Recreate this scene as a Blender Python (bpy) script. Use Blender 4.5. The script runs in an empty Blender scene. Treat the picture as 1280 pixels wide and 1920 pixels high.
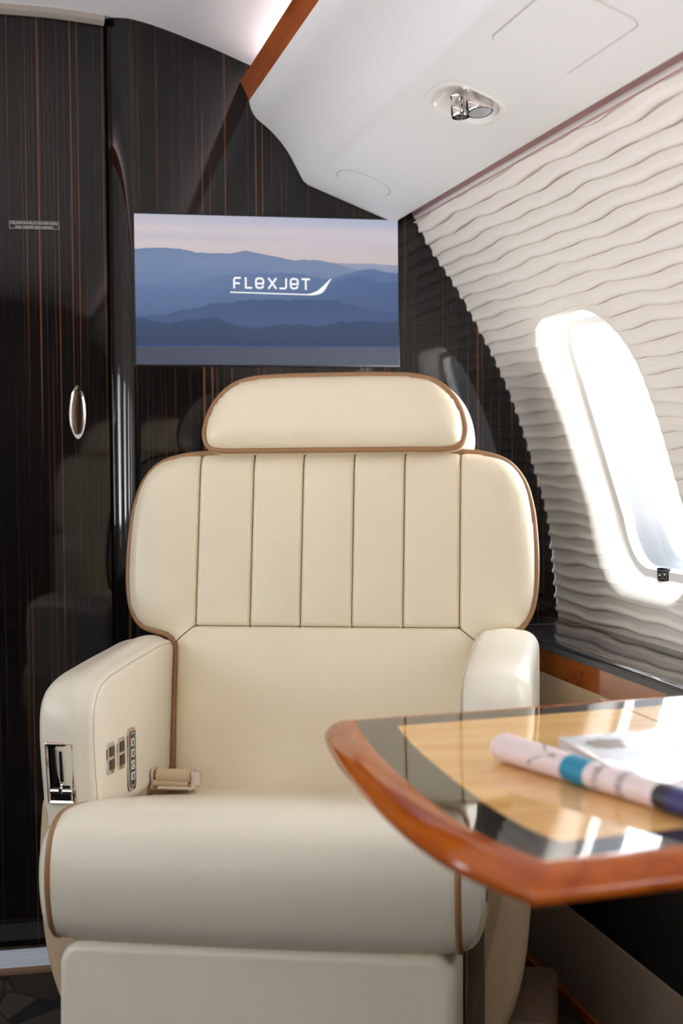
import bpy, bmesh, math, random
import numpy as np
from mathutils import Vector, Matrix
from mathutils.geometry import delaunay_2d_cdt

random.seed(4)
SC = bpy.context.scene
COL = SC.collection
rad = math.radians

# ------------------------------------------------------------------ materials
def srgb(r, g, b):
    f = lambda c: (c / 255 / 12.92) if c / 255 <= .04045 else ((c / 255 + .055) / 1.055) ** 2.4
    return (f(r), f(g), f(b), 1)


class NT:
    def __init__(self, name):
        self.m = bpy.data.materials.new(name)
        self.m.use_nodes = True
        self.t = self.m.node_tree
        self.b = self.t.nodes['Principled BSDF']

    def n(self, typ, **kw):
        nd = self.t.nodes.new(typ)
        for k, v in kw.items():
            if k in nd.inputs:
                nd.inputs[k].default_value = v
            else:
                setattr(nd, k, v)
        return nd

    def l(self, a, b):
        self.t.links.new(a, b)

    def set(self, **kw):
        for k, v in kw.items():
            self.b.inputs[k.replace('_', ' ')].default_value = v


def plain(name, col, rough=.5, metal=0., coat=0., spec=.5):
    t = NT(name)
    t.set(Base_Color=col, Roughness=rough, Metallic=metal, Coat_Weight=coat, Coat_Roughness=.03)
    t.b.inputs['Specular IOR Level'].default_value = spec
    return t.m


def leather(name, col, rough=.4, scale=260, bump=.12, blotch=.04):
    t = NT(name)
    co = t.n('ShaderNodeTexCoord')
    no = t.n('ShaderNodeTexNoise', Scale=7., Detail=2.)
    t.l(co.outputs['Object'], no.inputs['Vector'])
    hs = t.n('ShaderNodeMapRange')
    hs.inputs['To Min'].default_value = 1 - blotch
    hs.inputs['To Max'].default_value = 1 + blotch
    t.l(no.outputs['Fac'], hs.inputs['Value'])
    mx = t.n('ShaderNodeVectorMath', operation='SCALE')
    mx.inputs[0].default_value = col[:3]
    t.l(hs.outputs['Result'], mx.inputs['Scale'])
    t.l(mx.outputs[0], t.b.inputs['Base Color'])
    vo = t.n('ShaderNodeTexVoronoi', Scale=float(scale))
    t.l(co.outputs['Object'], vo.inputs['Vector'])
    bp = t.n('ShaderNodeBump', Strength=bump, Distance=.0006)
    t.l(vo.outputs['Distance'], bp.inputs['Height'])
    t.l(bp.outputs['Normal'], t.b.inputs['Normal'])
    t.set(Roughness=rough)
    return t.m


def streaky(name, dark, dark2, streak, axis_scale, thr=.645, rough=.05, coat=1., spec=.5, wid=.05):
    """dark veneer with thin, wandering light lines; axis_scale squeezes the grain"""
    t = NT(name)
    co = t.n('ShaderNodeTexCoord')
    mp = t.n('ShaderNodeMapping')
    mp.inputs['Scale'].default_value = axis_scale
    t.l(co.outputs['Object'], mp.inputs['Vector'])
    n1 = t.n('ShaderNodeTexNoise', Scale=1., Detail=1.5, Roughness=.55)
    t.l(mp.outputs[0], n1.inputs['Vector'])
    r1 = t.n('ShaderNodeValToRGB')
    r1.color_ramp.elements[0].position = thr
    r1.color_ramp.elements[0].color = (0, 0, 0, 1)
    r1.color_ramp.elements[1].position = thr + wid
    r1.color_ramp.elements[1].color = (1, 1, 1, 1)
    t.l(n1.outputs['Fac'], r1.inputs['Fac'])
    mp2 = t.n('ShaderNodeMapping')
    mp2.inputs['Scale'].default_value = [a * 3.5 for a in axis_scale]
    mp2.inputs['Location'].default_value = (3.1, 1.7, .4)
    t.l(co.outputs['Object'], mp2.inputs['Vector'])
    n2 = t.n('ShaderNodeTexNoise', Scale=1., Detail=2.)
    t.l(mp2.outputs[0], n2.inputs['Vector'])
    r2 = t.n('ShaderNodeMix', data_type='RGBA')
    r2.inputs[6].default_value = dark
    r2.inputs[7].default_value = dark2
    t.l(n2.outputs['Fac'], r2.inputs[0])
    mp3 = t.n('ShaderNodeMapping')
    mp3.inputs['Scale'].default_value = [a * 1.7 for a in axis_scale]
    mp3.inputs['Location'].default_value = (7.3, 2.9, 5.1)
    t.l(co.outputs['Object'], mp3.inputs['Vector'])
    n3 = t.n('ShaderNodeTexNoise', Scale=1., Detail=1.)
    t.l(mp3.outputs[0], n3.inputs['Vector'])
    r3_ = t.n('ShaderNodeMapRange')
    r3_.inputs['From Min'].default_value = thr - .03
    r3_.inputs['From Max'].default_value = thr + .06
    r3_.inputs['To Max'].default_value = .28
    t.l(n3.outputs['Fac'], r3_.inputs['Value'])
    mxf = t.n('ShaderNodeMath', operation='MAXIMUM')
    t.l(r1.outputs['Color'], mxf.inputs[0])
    t.l(r3_.outputs['Result'], mxf.inputs[1])
    m = t.n('ShaderNodeMix', data_type='RGBA')
    t.l(mxf.outputs[0], m.inputs[0])
    t.l(r2.outputs[2], m.inputs[6])
    m.inputs[7].default_value = streak
    t.l(m.outputs[2], t.b.inputs['Base Color'])
    t.set(Roughness=rough, Coat_Weight=coat, Coat_Roughness=.02)
    t.b.inputs['Specular IOR Level'].default_value = spec
    return t.m


def woody(name, c1, c2, scale, rough=.2, coat=1., knots=False, rot=0., spec=.5):
    t = NT(name)
    co = t.n('ShaderNodeTexCoord')
    mp = t.n('ShaderNodeMapping')
    mp.inputs['Scale'].default_value = scale
    mp.inputs['Rotation'].default_value = (0, 0, rot)
    t.l(co.outputs['Object'], mp.inputs['Vector'])
    n1 = t.n('ShaderNodeTexNoise', Scale=1., Detail=4., Distortion=.6)
    t.l(mp.outputs[0], n1.inputs['Vector'])
    r = t.n('ShaderNodeValToRGB')
    r.color_ramp.elements[0].position = .3
    r.color_ramp.elements[0].color = c1
    r.color_ramp.elements[1].position = .7
    r.color_ramp.elements[1].color = c2
    t.l(n1.outputs['Fac'], r.inputs['Fac'])
    out = r.outputs['Color']
    if knots:
        vo = t.n('ShaderNodeTexVoronoi', Scale=17.)
        t.l(co.outputs['Object'], vo.inputs['Vector'])
        rr = t.n('ShaderNodeValToRGB')
        rr.color_ramp.elements[0].position = .05
        rr.color_ramp.elements[0].color = (.25, .22, .22, 1)
        rr.color_ramp.elements[1].position = .2
        rr.color_ramp.elements[1].color = (1, 1, 1, 1)
        t.l(vo.outputs['Distance'], rr.inputs['Fac'])
        m = t.n('ShaderNodeMix', data_type='RGBA', blend_type='MULTIPLY')
        m.inputs[0].default_value = 1
        t.l(out, m.inputs[6])
        t.l(rr.outputs['Color'], m.inputs[7])
        out = m.outputs[2]
    t.l(out, t.b.inputs['Base Color'])
    t.set(Roughness=rough, Coat_Weight=coat, Coat_Roughness=.02)
    t.b.inputs['Specular IOR Level'].default_value = spec
    return t.m


def emit_vcol(name, strength):
    t = NT(name)
    a = t.n('ShaderNodeVertexColor', layer_name='Col')
    t.set(Base_Color=(.01, .01, .012, 1), Roughness=.25, Emission_Strength=strength)
    t.b.inputs['Specular IOR Level'].default_value = .25
    t.l(a.outputs['Color'], t.b.inputs['Emission Color'])
    return t.m


EXPO = 1.52
M = {}
M['cream'] = leather('cream_leather', srgb(238, 225, 198), .36)
M['cream_pale'] = leather('pale_cream_leather', srgb(236, 227, 208), .33)
M['shell'] = leather('beige_leather', srgb(208, 182, 150), .5)
M['piping'] = leather('tan_piping_leather', srgb(158, 118, 80), .4, 500, .1)
M['thread'] = plain('brown_thread', srgb(112, 84, 52), .8)
M['seam'] = plain('pale_seam', srgb(190, 174, 144), .7)
M['ebony'] = streaky('ebony_veneer', (.0028, .0025, .0025, 1), (.0085, .0075, .0075, 1), (.13, .050, .022, 1), (230, 230, .55), .640, .04, 0., .46, .04)
M['ebony_ledge'] = streaky('ebony_ledge_veneer', (.008, .008, .011, 1), (.024, .022, .026, 1), (.24, .13, .08, 1), (150, 1.0, 150), .62, .04, 0., .4)
M['ebony_band'] = streaky('ebony_inlay', (.018, .016, .015, 1), (.035, .031, .028, 1), (.06, .05, .045, 1), (60, 60, 60), .7, .04, 0.)
M['cherry'] = woody('cherry_wood', (.27, .052, .008, 1), (.45, .115, .018, 1), (30, 3, 30), .1, 0.)
M['cherry_table'] = woody('cherry_table_edge', (.31, .052, .005, 1), (.52, .125, .012, 1), (26, 4, 60), .08, 0., False, 0., .4)
M['burl'] = woody('burl_wood', (.26, .06, .010, 1), (.52, .15, .035, 1), (9, 7, 9), .15, 1., True)
M['maple'] = woody('maple_wood', (.70, .37, .12, 1), (.84, .50, .19, 1), (5, 42, 10), .05, 0., False, rad(8))
M['chrome'] = plain('chrome', (.78, .74, .72, 1), .06, 1.)
M['bronze'] = plain('bronze_chrome', (.62, .52, .48, 1), .12, 1.)
M['handle_in'] = plain('handle_inset', (.16, .115, .09, 1), .15, 1.)
M['recess_metal'] = plain('dark_bronze_metal', (.17, .13, .12, 1), .16, 1.)
M['black'] = plain('black_plastic', (.006, .006, .007, 1), .3)
M['shade_black'] = plain('flat_shade_black', (.004, .004, .004, 1), .6)  # flat black for the light stop and the painted shade in the ledge
M['plastic'] = plain('white_panel_paint', srgb(238, 238, 239), .45)
M['plasticlip'] = plain('white_plastic', srgb(240, 238, 235), .35)
M['ceil'] = plain('ceiling_fabric', srgb(236, 235, 236), .7)
M['pink'] = plain('mauve_trim', srgb(196, 160, 156), .5)
M['line'] = plain('panel_gap', srgb(70, 64, 60), .8)
M['wall'] = leather('sculpted_wall_vinyl', srgb(238, 232, 224), .55, 320, .04, .015)
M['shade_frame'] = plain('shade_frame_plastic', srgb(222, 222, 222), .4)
M['reveal'] = plain('window_reveal', (.105, .105, .107, 1), .6)  # whitish surface darkened in colour to stand in for weaker light
M['panel_lens'] = plain('light_lens', srgb(170, 170, 178), .25)
M['greystrip'] = plain('grey_strip', srgb(78, 80, 87), .4)
M['steel'] = woody('daylit_sill_metal', (.66, .75, .88, 1), (.90, .94, 1, 1), (3, 160, 160), .45, 0.)  # pale blue colour paints in the daylight gleam on the plate
M['header'] = plain('grey_header_bead', srgb(176, 168, 160), .5)
M['beige_trim'] = plain('beige_trim', srgb(150, 120, 92), .5)
M['plinth'] = leather('taupe_leather', srgb(142, 124, 106), .55, 180, .6)
M['base'] = plain('brown_base_plastic', srgb(120, 98, 78), .6)
M['icon'] = plain('icon_white', srgb(225, 225, 225), .5)
M['text'] = plain('placard_text', srgb(205, 205, 205), .5)
M['wallback'] = plain('far_cabin_wall', srgb(84, 70, 58), .6)
M['paper'] = plain('paper', srgb(238, 220, 220), .45)
M['pages'] = plain('page_edges', srgb(214, 212, 216), .7)
M['ink'] = plain('ink', srgb(60, 56, 66), .5)
M['inkpink'] = plain('ink_pink', srgb(226, 150, 176), .5)
M['teal'] = plain('teal_ink', srgb(30, 140, 178), .45)
M['navy'] = plain('navy_ink', srgb(58, 54, 108), .4)
M['dark'] = plain('dark_ink', srgb(46, 40, 48), .4)
M['photo_grey'] = plain('photo_grey', srgb(186, 186, 190), .3)
M['photo_brown'] = plain('photo_brown', srgb(112, 92, 70), .4)
M['cover'] = plain('magazine_cover', srgb(225, 224, 228), .2, 0, .6)
M['screen'] = emit_vcol('screen_image', .95 / 2 ** EXPO)
t_ = NT('white_screen_logo')
t_.set(Base_Color=(0, 0, 0, 1), Emission_Color=(1, 1, 1, 1), Emission_Strength=.95 / 2 ** EXPO, Roughness=.3)
M['logo'] = t_.m
M['tvbar'] = plain('tv_lower_bar', srgb(70, 77, 95), .3)

t_ = NT('carpet')
co = t_.n('ShaderNodeTexCoord')
v1 = t_.n('ShaderNodeTexVoronoi', Scale=8., feature='F1', Randomness=1.)
v2 = t_.n('ShaderNodeTexVoronoi', Scale=8., feature='DISTANCE_TO_EDGE', Randomness=1.)
cm = t_.n('ShaderNodeMapping')
cm.inputs['Rotation'].default_value = (0, 0, .7)
cm.inputs['Scale'].default_value = (1.9, .9, 1)
t_.l(co.outputs['Object'], cm.inputs['Vector'])
t_.l(cm.outputs[0], v1.inputs['Vector'])
t_.l(cm.outputs[0], v2.inputs['Vector'])
rp = t_.n('ShaderNodeValToRGB')
rp.color_ramp.interpolation = 'CONSTANT'
rp.color_ramp.elements[0].color = (.006, .005, .005, 1)
e = rp.color_ramp.elements.new(.38); e.color = (.045, .032, .022, 1)
e = rp.color_ramp.elements.new(.62); e.color = (.028, .016, .010, 1)
rp.color_ramp.elements[-1].position = .8
rp.color_ramp.elements[-1].color = (.055, .042, .03, 1)
sp = t_.n('ShaderNodeSeparateColor')
t_.l(v1.outputs['Color'], sp.inputs[0])
t_.l(sp.outputs[0], rp.inputs['Fac'])
re = t_.n('ShaderNodeValToRGB')
re.color_ramp.elements[0].position = .012
re.color_ramp.elements[1].position = .03
t_.l(v2.outputs['Distance'], re.inputs['Fac'])
mm = t_.n('ShaderNodeMix', data_type='RGBA', blend_type='MULTIPLY')
mm.inputs[0].default_value = .9
t_.l(rp.outputs['Color'], mm.inputs[6])
t_.l(re.outputs['Color'], mm.inputs[7])
t_.l(mm.outputs[2], t_.b.inputs['Base Color'])
t_.set(Roughness=.95)
nz = t_.n('ShaderNodeTexNoise', Scale=900.)
t_.l(co.outputs['Object'], nz.inputs['Vector'])
bp = t_.n('ShaderNodeBump', Strength=.5, Distance=.002)
t_.l(nz.outputs['Fac'], bp.inputs['Height'])
t_.l(bp.outputs['Normal'], t_.b.inputs['Normal'])
M['carpet'] = t_.m

# window pane: thin clear sheet with a faint gloss
t_ = NT('window_pane')
tr = t_.n('ShaderNodeBsdfTransparent')
gl = t_.n('ShaderNodeBsdfGlossy', Roughness=.02)
mx = t_.n('ShaderNodeMixShader')
mx.inputs[0].default_value = .06
t_.l(tr.outputs[0], mx.inputs[1])
t_.l(gl.outputs[0], mx.inputs[2])
t_.l(mx.outputs[0], t_.t.nodes['Material Output'].inputs['Surface'])
M['pane'] = t_.m


# ------------------------------------------------------------------ mesh helpers
def mobj(name, V, F, mat, parent=None, smooth=True, angle=40, mi=None, recalc=True):
    me = bpy.data.meshes.new(name)
    me.from_pydata([tuple(map(float, v)) for v in V], [], [tuple(map(int, f)) for f in F])
    mats = mat if isinstance(mat, (list, tuple)) else [mat]
    for m in mats:
        me.materials.append(m)
    if mi is not None:
        me.polygons.foreach_set('material_index', list(mi))
    if recalc:
        bm = bmesh.new()
        bm.from_mesh(me)
        bmesh.ops.remove_doubles(bm, verts=bm.verts, dist=1e-6)
        bmesh.ops.recalc_face_normals(bm, faces=bm.faces)
        bm.to_mesh(me)
        bm.free()
    if smooth:
        me.polygons.foreach_set('use_smooth', [True] * len(me.polygons))
        me.set_sharp_from_angle(angle=rad(angle))
    me.update()
    o = bpy.data.objects.new(name, me)
    COL.objects.link(o)
    if parent is not None:
        o.parent = parent
    return o


def tag(o, label=None, cat=None, group=None, kind=None):
    if label: o['label'] = label
    if cat: o['category'] = cat
    if group: o['group'] = group
    if kind: o['kind'] = kind
    return o


def empty(name, loc=(0, 0, 0), rz=0.):
    o = bpy.data.objects.new(name, None)
    o.empty_display_size = .1
    o.location = loc
    o.rotation_euler = (0, 0, rz)
    COL.objects.link(o)
    return o


class MB:
    """collects pieces of ONE part"""
    def __init__(self):
        self.V = []; self.F = []; self.I = []

    def add(self, V, F, mi=0):
        k = len(self.V)
        self.V += [tuple(v) for v in V]
        self.F += [tuple(i + k for i in f) for f in F]
        self.I += [mi] * len(F)
        return self

    def build(self, name, mat, parent=None, **kw):
        kw.setdefault('recalc', True)
        r = kw.pop('recalc')
        o = mobj(name, self.V, self.F, mat, parent, mi=self.I, recalc=False, **kw)
        if r:
            bm = bmesh.new(); bm.from_mesh(o.data)
            bmesh.ops.recalc_face_normals(bm, faces=bm.faces)
            bm.to_mesh(o.data); bm.free()
        return o


def box(x0, x1, y0, y1, z0, z1):
    V = [(x, y, z) for z in (z0, z1) for y in (y0, y1) for x in (x0, x1)]
    F = [(0, 2, 3, 1), (4, 5, 7, 6), (0, 1, 5, 4), (2, 6, 7, 3), (0, 4, 6, 2), (1, 3, 7, 5)]
    return V, F


def catmull(P, n, closed=False):
    P = np.array(P, float)
    N = len(P)
    out = []
    segs = N if closed else N - 1
    for i in range(segs):
        if closed:
            p0, p1, p2, p3 = P[(i - 1) % N], P[i], P[(i + 1) % N], P[(i + 2) % N]
        else:
            p1, p2 = P[i], P[i + 1]
            p0 = P[i - 1] if i > 0 else 2 * p1 - p2
            p3 = P[i + 2] if i + 2 < N else 2 * p2 - p1
        # centripetal
        d = lambda a, b: max(np.linalg.norm(b - a) ** .5, 1e-6)
        t0 = 0; t1 = t0 + d(p0, p1); t2 = t1 + d(p1, p2); t3 = t2 + d(p2, p3)
        for t in np.linspace(t1, t2, 14, endpoint=False):
            A1 = (t1 - t) / (t1 - t0) * p0 + (t - t0) / (t1 - t0) * p1
            A2 = (t2 - t) / (t2 - t1) * p1 + (t - t1) / (t2 - t1) * p2
            A3 = (t3 - t) / (t3 - t2) * p2 + (t - t2) / (t3 - t2) * p3
            B1 = (t2 - t) / (t2 - t0) * A1 + (t - t0) / (t2 - t0) * A2
            B2 = (t3 - t) / (t3 - t1) * A2 + (t - t1) / (t3 - t1) * A3
            out.append((t2 - t) / (t2 - t1) * B1 + (t - t1) / (t2 - t1) * B2)
    if not closed:
        out.append(P[-1])
    return resample(np.array(out), n, closed)


def resample(P, n, closed=False):
    P = np.array(P, float)
    Q = np.vstack([P, P[:1]]) if closed else P
    L = np.r_[0, np.cumsum(np.linalg.norm(np.diff(Q, axis=0), axis=1))]
    s = np.linspace(0, L[-1], n + 1)[:-1] if closed else np.linspace(0, L[-1], n)
    return np.stack([np.interp(s, L, Q[:, k]) for k in range(Q.shape[1])], 1)


def rrect(x0, x1, y0, y1, r, k=8):
    """rounded rectangle, counter-clockwise; r one value or four (bl, br, tr, tl)"""
    if not isinstance(r, (list, tuple)):
        r = [r] * 4
    P = []
    for (cx, cy, a0, rr) in ((x0, y0, 180, r[0]), (x1, y0, 270, r[1]), (x1, y1, 0, r[2]), (x0, y1, 90, r[3])):
        ox = cx + rr * (1 if cx == x0 else -1)
        oy = cy + rr * (1 if cy == y0 else -1)
        for i in range(k + 1):
            a = rad(a0 + 90 * i / k)
            P.append((ox + rr * math.cos(a), oy + rr * math.sin(a)))
    return np.array(P)


def area2(P):
    x, y = P[:, 0], P[:, 1]
    return .5 * np.sum(x * np.roll(y, -1) - np.roll(x, -1) * y)


def offset(P, d):
    """inward offset of a closed 2-D polygon (positive d shrinks)"""
    P = np.array(P, float)
    if abs(d) < 1e-9:
        return P.copy()
    sgn = 1 if area2(P) > 0 else -1
    a = P - np.roll(P, 1, 0)
    b = np.roll(P, -1, 0) - P
    nrm = lambda v: v / np.maximum(np.linalg.norm(v, axis=1, keepdims=True), 1e-9)
    a, b = nrm(a), nrm(b)
    na = np.stack([-a[:, 1], a[:, 0]], 1) * sgn
    nb = np.stack([-b[:, 1], b[:, 0]], 1) * sgn
    m = na + nb
    m /= np.maximum(np.sum(m * na, axis=1, keepdims=True), .5)
    return P + m * d


def loft(rings, cap=(True, True), closed=True):
    V = []; F = []
    n = len(rings[0])
    for r in rings:
        V += [tuple(p) for p in r]
    for i in range(len(rings) - 1):
        for j in range(n if closed else n - 1):
            k = (j + 1) % n
            F.append((i * n + j, i * n + k, (i + 1) * n + k, (i + 1) * n + j))
    if cap[0]:
        F.append(tuple(range(n))[::-1])
    if cap[1]:
        F.append(tuple((len(rings) - 1) * n + j for j in range(n)))
    return V, F


def solid(P2, place, d0, d1, r0=.0, r1=.0, k=5, bulge=0., nb=0, cap=(True, True)):
    """extrude the 2-D outline P2 from depth d0 to d1 with rolled edges r0, r1; place(p, q, depth) -> xyz"""
    secs = []
    for i in range(k + 1):
        a = math.pi / 2 * i / k
        secs.append((d0 + r0 * (1 - math.sin(a)) * 1.0 if False else d0 + r0 * (1 - math.cos(a)), r0 * (1 - math.sin(a))))
    if r0 == 0:
        secs = [(d0, 0)]
    mid = []
    for i in range(1, nb):
        s = i / nb
        mid.append((d0 + r0 + (d1 - d0 - r0 - r1) * s, -bulge * (1 - (2 * s - 1) ** 2)))
    end = []
    for i in range(k + 1):
        a = math.pi / 2 * (1 - i / k)
        end.append((d1 - r1 * (1 - math.cos(a)), r1 * (1 - math.sin(a))))
    if r1 == 0:
        end = [(d1, 0)]
    rings = []
    for d, o in secs + mid + end:
        rings.append([place(p[0], p[1], d) for p in offset(P2, o)])
    return loft(rings, cap)


def tube(P, r, n=8, closed=False, cap=True):
    P = [Vector(p) for p in P]
    N = len(P)
    T = []
    for i in range(N):
        a = P[(i - 1) % N] if (closed or i > 0) else P[i]
        b = P[(i + 1) % N] if (closed or i < N - 1) else P[i]
        T.append((b - a).normalized())
    up = Vector((0, 0, 1)) if abs(T[0].z) < .9 else Vector((1, 0, 0))
    nn = (up - T[0] * up.dot(T[0])).normalized()
    rings = []
    for i in range(N):
        nn = (nn - T[i] * nn.dot(T[i])).normalized()
        bb = T[i].cross(nn)
        rr = r[i] if isinstance(r, (list, tuple, np.ndarray)) else r
        rings.append([P[i] + nn * (rr * math.cos(2 * math.pi * j / n)) + bb * (rr * math.sin(2 * math.pi * j / n)) for j in range(n)])
    if closed:
        rings.append(rings[0])
    return loft(rings, (cap and not closed, cap and not closed))


def lathe(prof, axis_o, axis_d, n=28):
    """prof = [(radius, along)]"""
    d = Vector(axis_d).normalized()
    u = d.cross(Vector((0, 0, 1)) if abs(d.z) < .9 else Vector((1, 0, 0))).normalized()
    v = d.cross(u)
    o = Vector(axis_o)
    rings = []
    for r, a in prof:
        r = max(r, 1e-5)
        rings.append([o + d * a + u * (r * math.cos(2 * math.pi * j / n)) + v * (r * math.sin(2 * math.pi * j / n)) for j in range(n)])
    return loft(rings, (True, True))


def inside(poly, pts):
    x, y = pts[:, 0], pts[:, 1]
    c = np.zeros(len(pts), bool)
    n = len(poly)
    for i in range(n):
        x0, y0 = poly[i]; x1, y1 = poly[(i + 1) % n]
        if y0 == y1: continue
        t = (y0 > y) != (y1 > y)
        c ^= t & (x < (x1 - x0) * (y - y0) / (y1 - y0) + x0)
    return c


def dist_poly(poly, pts):
    d = np.full(len(pts), 1e9)
    n = len(poly)
    for i in range(n):
        a = poly[i]; b = poly[(i + 1) % n] - a
        L = max(b @ b, 1e-12)
        t = np.clip(((pts - a) @ b) / L, 0, 1)
        d = np.minimum(d, np.linalg.norm(pts - a - t[:, None] * b, axis=1))
    return d


def fill2d(poly, us, vs, margin, holes=()):
    """triangulate a 2-D outline with an inner grid; returns points, faces"""
    g = np.array([(u, v) for u in us for v in vs])
    g = g[inside(poly, g)]
    g = g[dist_poly(poly, g) > margin]
    for h in holes:
        g = g[~inside(h, g)]
        g = g[dist_poly(h, g) > margin]
    pts = [Vector(p) for p in poly]
    edges = [(i, (i + 1) % len(poly)) for i in range(len(poly))]
    for h in holes:
        k = len(pts)
        pts += [Vector(p) for p in h]
        edges += [(k + i, k + (i + 1) % len(h)) for i in range(len(h))]
    nb = len(pts)
    pts += [Vector(p) for p in g]
    r = delaunay_2d_cdt(pts, edges, [], 0, 1e-6)
    P = np.array([tuple(p) for p in r[0]])
    F = [tuple(f) for f in r[2]]
    cen = np.array([P[list(f)].mean(0) for f in F])
    ok = inside(poly, cen)
    for h in holes:
        ok &= ~inside(h, cen)
    return P, [f for f, o in zip(F, ok) if o]


def text_mesh(body, size=1., spacing=1.):
    cu = bpy.data.curves.new('t', 'FONT')
    cu.body = body
    cu.size = size
    cu.space_character = spacing
    cu.align_x = 'CENTER'
    cu.resolution_u = 3
    ob = bpy.data.objects.new('t', cu)
    COL.objects.link(ob)
    dg = bpy.context.evaluated_depsgraph_get()
    dg.update()
    me = bpy.data.meshes.new_from_object(ob.evaluated_get(dg))
    V = np.array([tuple(v.co) for v in me.vertices])
    F = [tuple(p.vertices) for p in me.polygons]
    bpy.data.objects.remove(ob)
    bpy.data.curves.remove(cu)
    bpy.data.meshes.remove(me)
    return V, F


def stroke(path, w):
    """flat ribbon of width w along a 2-D path with square ends"""
    P = np.array(path, float)
    L = []; R = []
    for i in range(len(P)):
        a = P[i] - P[i - 1] if i > 0 else P[1] - P[0]
        b = P[i + 1] - P[i] if i < len(P) - 1 else a
        a = a / np.linalg.norm(a); b = b / np.linalg.norm(b)
        na = np.array([-a[1], a[0]]); nb = np.array([-b[1], b[0]])
        m = (na + nb); m /= max(m @ na, .5)
        L.append(P[i] + m * w / 2); R.append(P[i] - m * w / 2)
    n = len(P)
    V = L + R
    F = [(i, n + i, n + i + 1, i + 1) for i in range(n - 1)]
    return V, F


# ------------------------------------------------------------------ the cabin shell
BY = 2.94          # bulkhead plane
Y0 = -2.6          # aft end of what is built
WPROF = np.array([(.800, 1.452), (.817, 1.422), (.852, 1.364), (.897, 1.300), (.953, 1.204), (.998, 1.117), (1.038, 1.019),
                  (1.066, .931), (1.095, .831), (1.109, .731), (1.118, .620), (1.1185, .575)])
_wp = catmull(WPROF[1:], 400)
_wl = np.r_[0, np.cumsum(np.linalg.norm(np.diff(_wp, axis=0), axis=1))]


def wall_pt(s):
    s = np.asarray(s, float)
    x = np.interp(s, _wl, _wp[:, 0]); z = np.interp(s, _wl, _wp[:, 1])
    d = .004
    tx = np.interp(s + d, _wl, _wp[:, 0]) - np.interp(s - d, _wl, _wp[:, 0])
    tz = np.interp(s + d, _wl, _wp[:, 1]) - np.interp(s - d, _wl, _wp[:, 1])
    L = np.hypot(tx, tz) + 1e-12
    return x, z, -tz / L, tx / L      # point and OUTWARD normal (nx, nz)


SWC = float(np.interp(-.950, -_wp[:, 1], _wl))     # arc position of window centres
WIN_Y = [2.50, 1.70, .90, .10, -.70, -1.50]
WHY, WHS, WCR = .208, .262, .125                     # half sizes and corner radius of the flared opening


def win_sdf(y, s, yc):
    qx = np.abs(y - yc) - (WHY - WCR)
    qy = np.abs(s - SWC) - (WHS - WCR)
    return np.hypot(np.maximum(qx, 0), np.maximum(qy, 0)) + np.minimum(np.maximum(qx, qy), 0) - WCR


FLW, FLD = .019, .038       # flare width and depth


def flare(d):               # d >0 inside opening : depth outward
    t = np.clip((d + .008) / (FLW + .008), 0, 1.25)
    return FLD * (t ** 1.6) * np.where(t <= 1, 1, 1)


def band_noise(q, y):
    return (.0021 * np.sin(2 * np.pi * y / .235 + q * .75 + 1.1 * np.sin(q * .45)) +
            .0008 * np.sin(2 * np.pi * y / .125 - q * .5 + 2. * np.sin(q * .31 + 1)) +
            .0020 * np.sin(2 * np.pi * y / .47 + q * .33))


def make_wall(name, side, y_lo, y_hi, fine_lo):
    P = .0262
    NB = int(_wl[-1] / P) + 1
    tt = [0, .03, .15, .30, .45, .55, .62, .68, .74, .80, .87, .94, .985, .9995]
    hh = [-.0022, -.0006, .0000, .0001, .0004, .0011, .0022, .0033, .0041, .0046, .0047, .0044, .0037, .0022]
    ys = list(np.arange(y_lo, fine_lo, .02)) + list(np.arange(fine_lo, y_hi, .0055)) + [y_hi]
    ys = np.array(ys)
    rows = []
    for k in range(-1, NB + 1):
        for t, h in zip(tt, hh):
            q = k + t
            s = P * q + band_noise(np.floor(q) + (1 if False else 0) * 0 + q * 1.0, ys)
            rows.append((s, h))
    S = np.array([r[0] for r in rows])           # rows x cols
    Hh = np.array([r[1] for r in rows])[:, None] * np.ones_like(S)
    Y = np.ones_like(S) * ys[None, :]
    S = np.clip(S, 0, _wl[-1])
    # ripples melt away around the windows
    dmin = np.full(S.shape, 1e9)
    for yc in WIN_Y:
        dmin = np.minimum(dmin, win_sdf(Y, S, yc))
    fade = np.clip((dmin + .004) / .055, 0, 1)
    fade = fade * fade * (3 - 2 * fade)
    X, Z, NX, NZ = wall_pt(S)
    disp = -Hh * (.12 + .88 * fade) + flare(-dmin)       # negative = into cabin
    X = X + NX * disp; Z = Z + NZ * disp
    R, Cn = S.shape
    V = np.stack([side * X, Y, Z], -1).reshape(-1, 3)
    F = []
    for i in range(R - 1):
        for j in range(Cn - 1):
            if max(dmin[i, j], dmin[i + 1, j], dmin[i, j + 1], dmin[i + 1, j + 1]) < -FLW - .006:
                continue
            if S[i, j] == S[i + 1, j] and S[i, j + 1] == S[i + 1, j + 1]:
                continue
            F.append((i * Cn + j, i * Cn + j + 1, (i + 1) * Cn + j + 1, (i + 1) * Cn + j))
    if side > 0:
        F = [f[::-1] for f in F]
    o = mobj(name, V, F, M['wall'], recalc=False, angle=50)
    tag(o, kind='structure')
    return o


make_wall('wall_right', 1, Y0, BY - .001, 1.55)
make_wall('wall_left', -1, Y0, BY + .03, 5)


def win_frame(yc, side):
    """orthonormal frame of a window: centre, along-wall-up tangent, outward normal"""
    x, z, nx, nz = [float(v) for v in wall_pt(SWC)]
    c = Vector((side * x, yc, z))
    n = Vector((side * nx, 0, nz)).normalized()
    t = Vector((-side * nz, 0, nx)).normalized()
    if t.z < 0: t = -t
    return c, t, n


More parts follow.
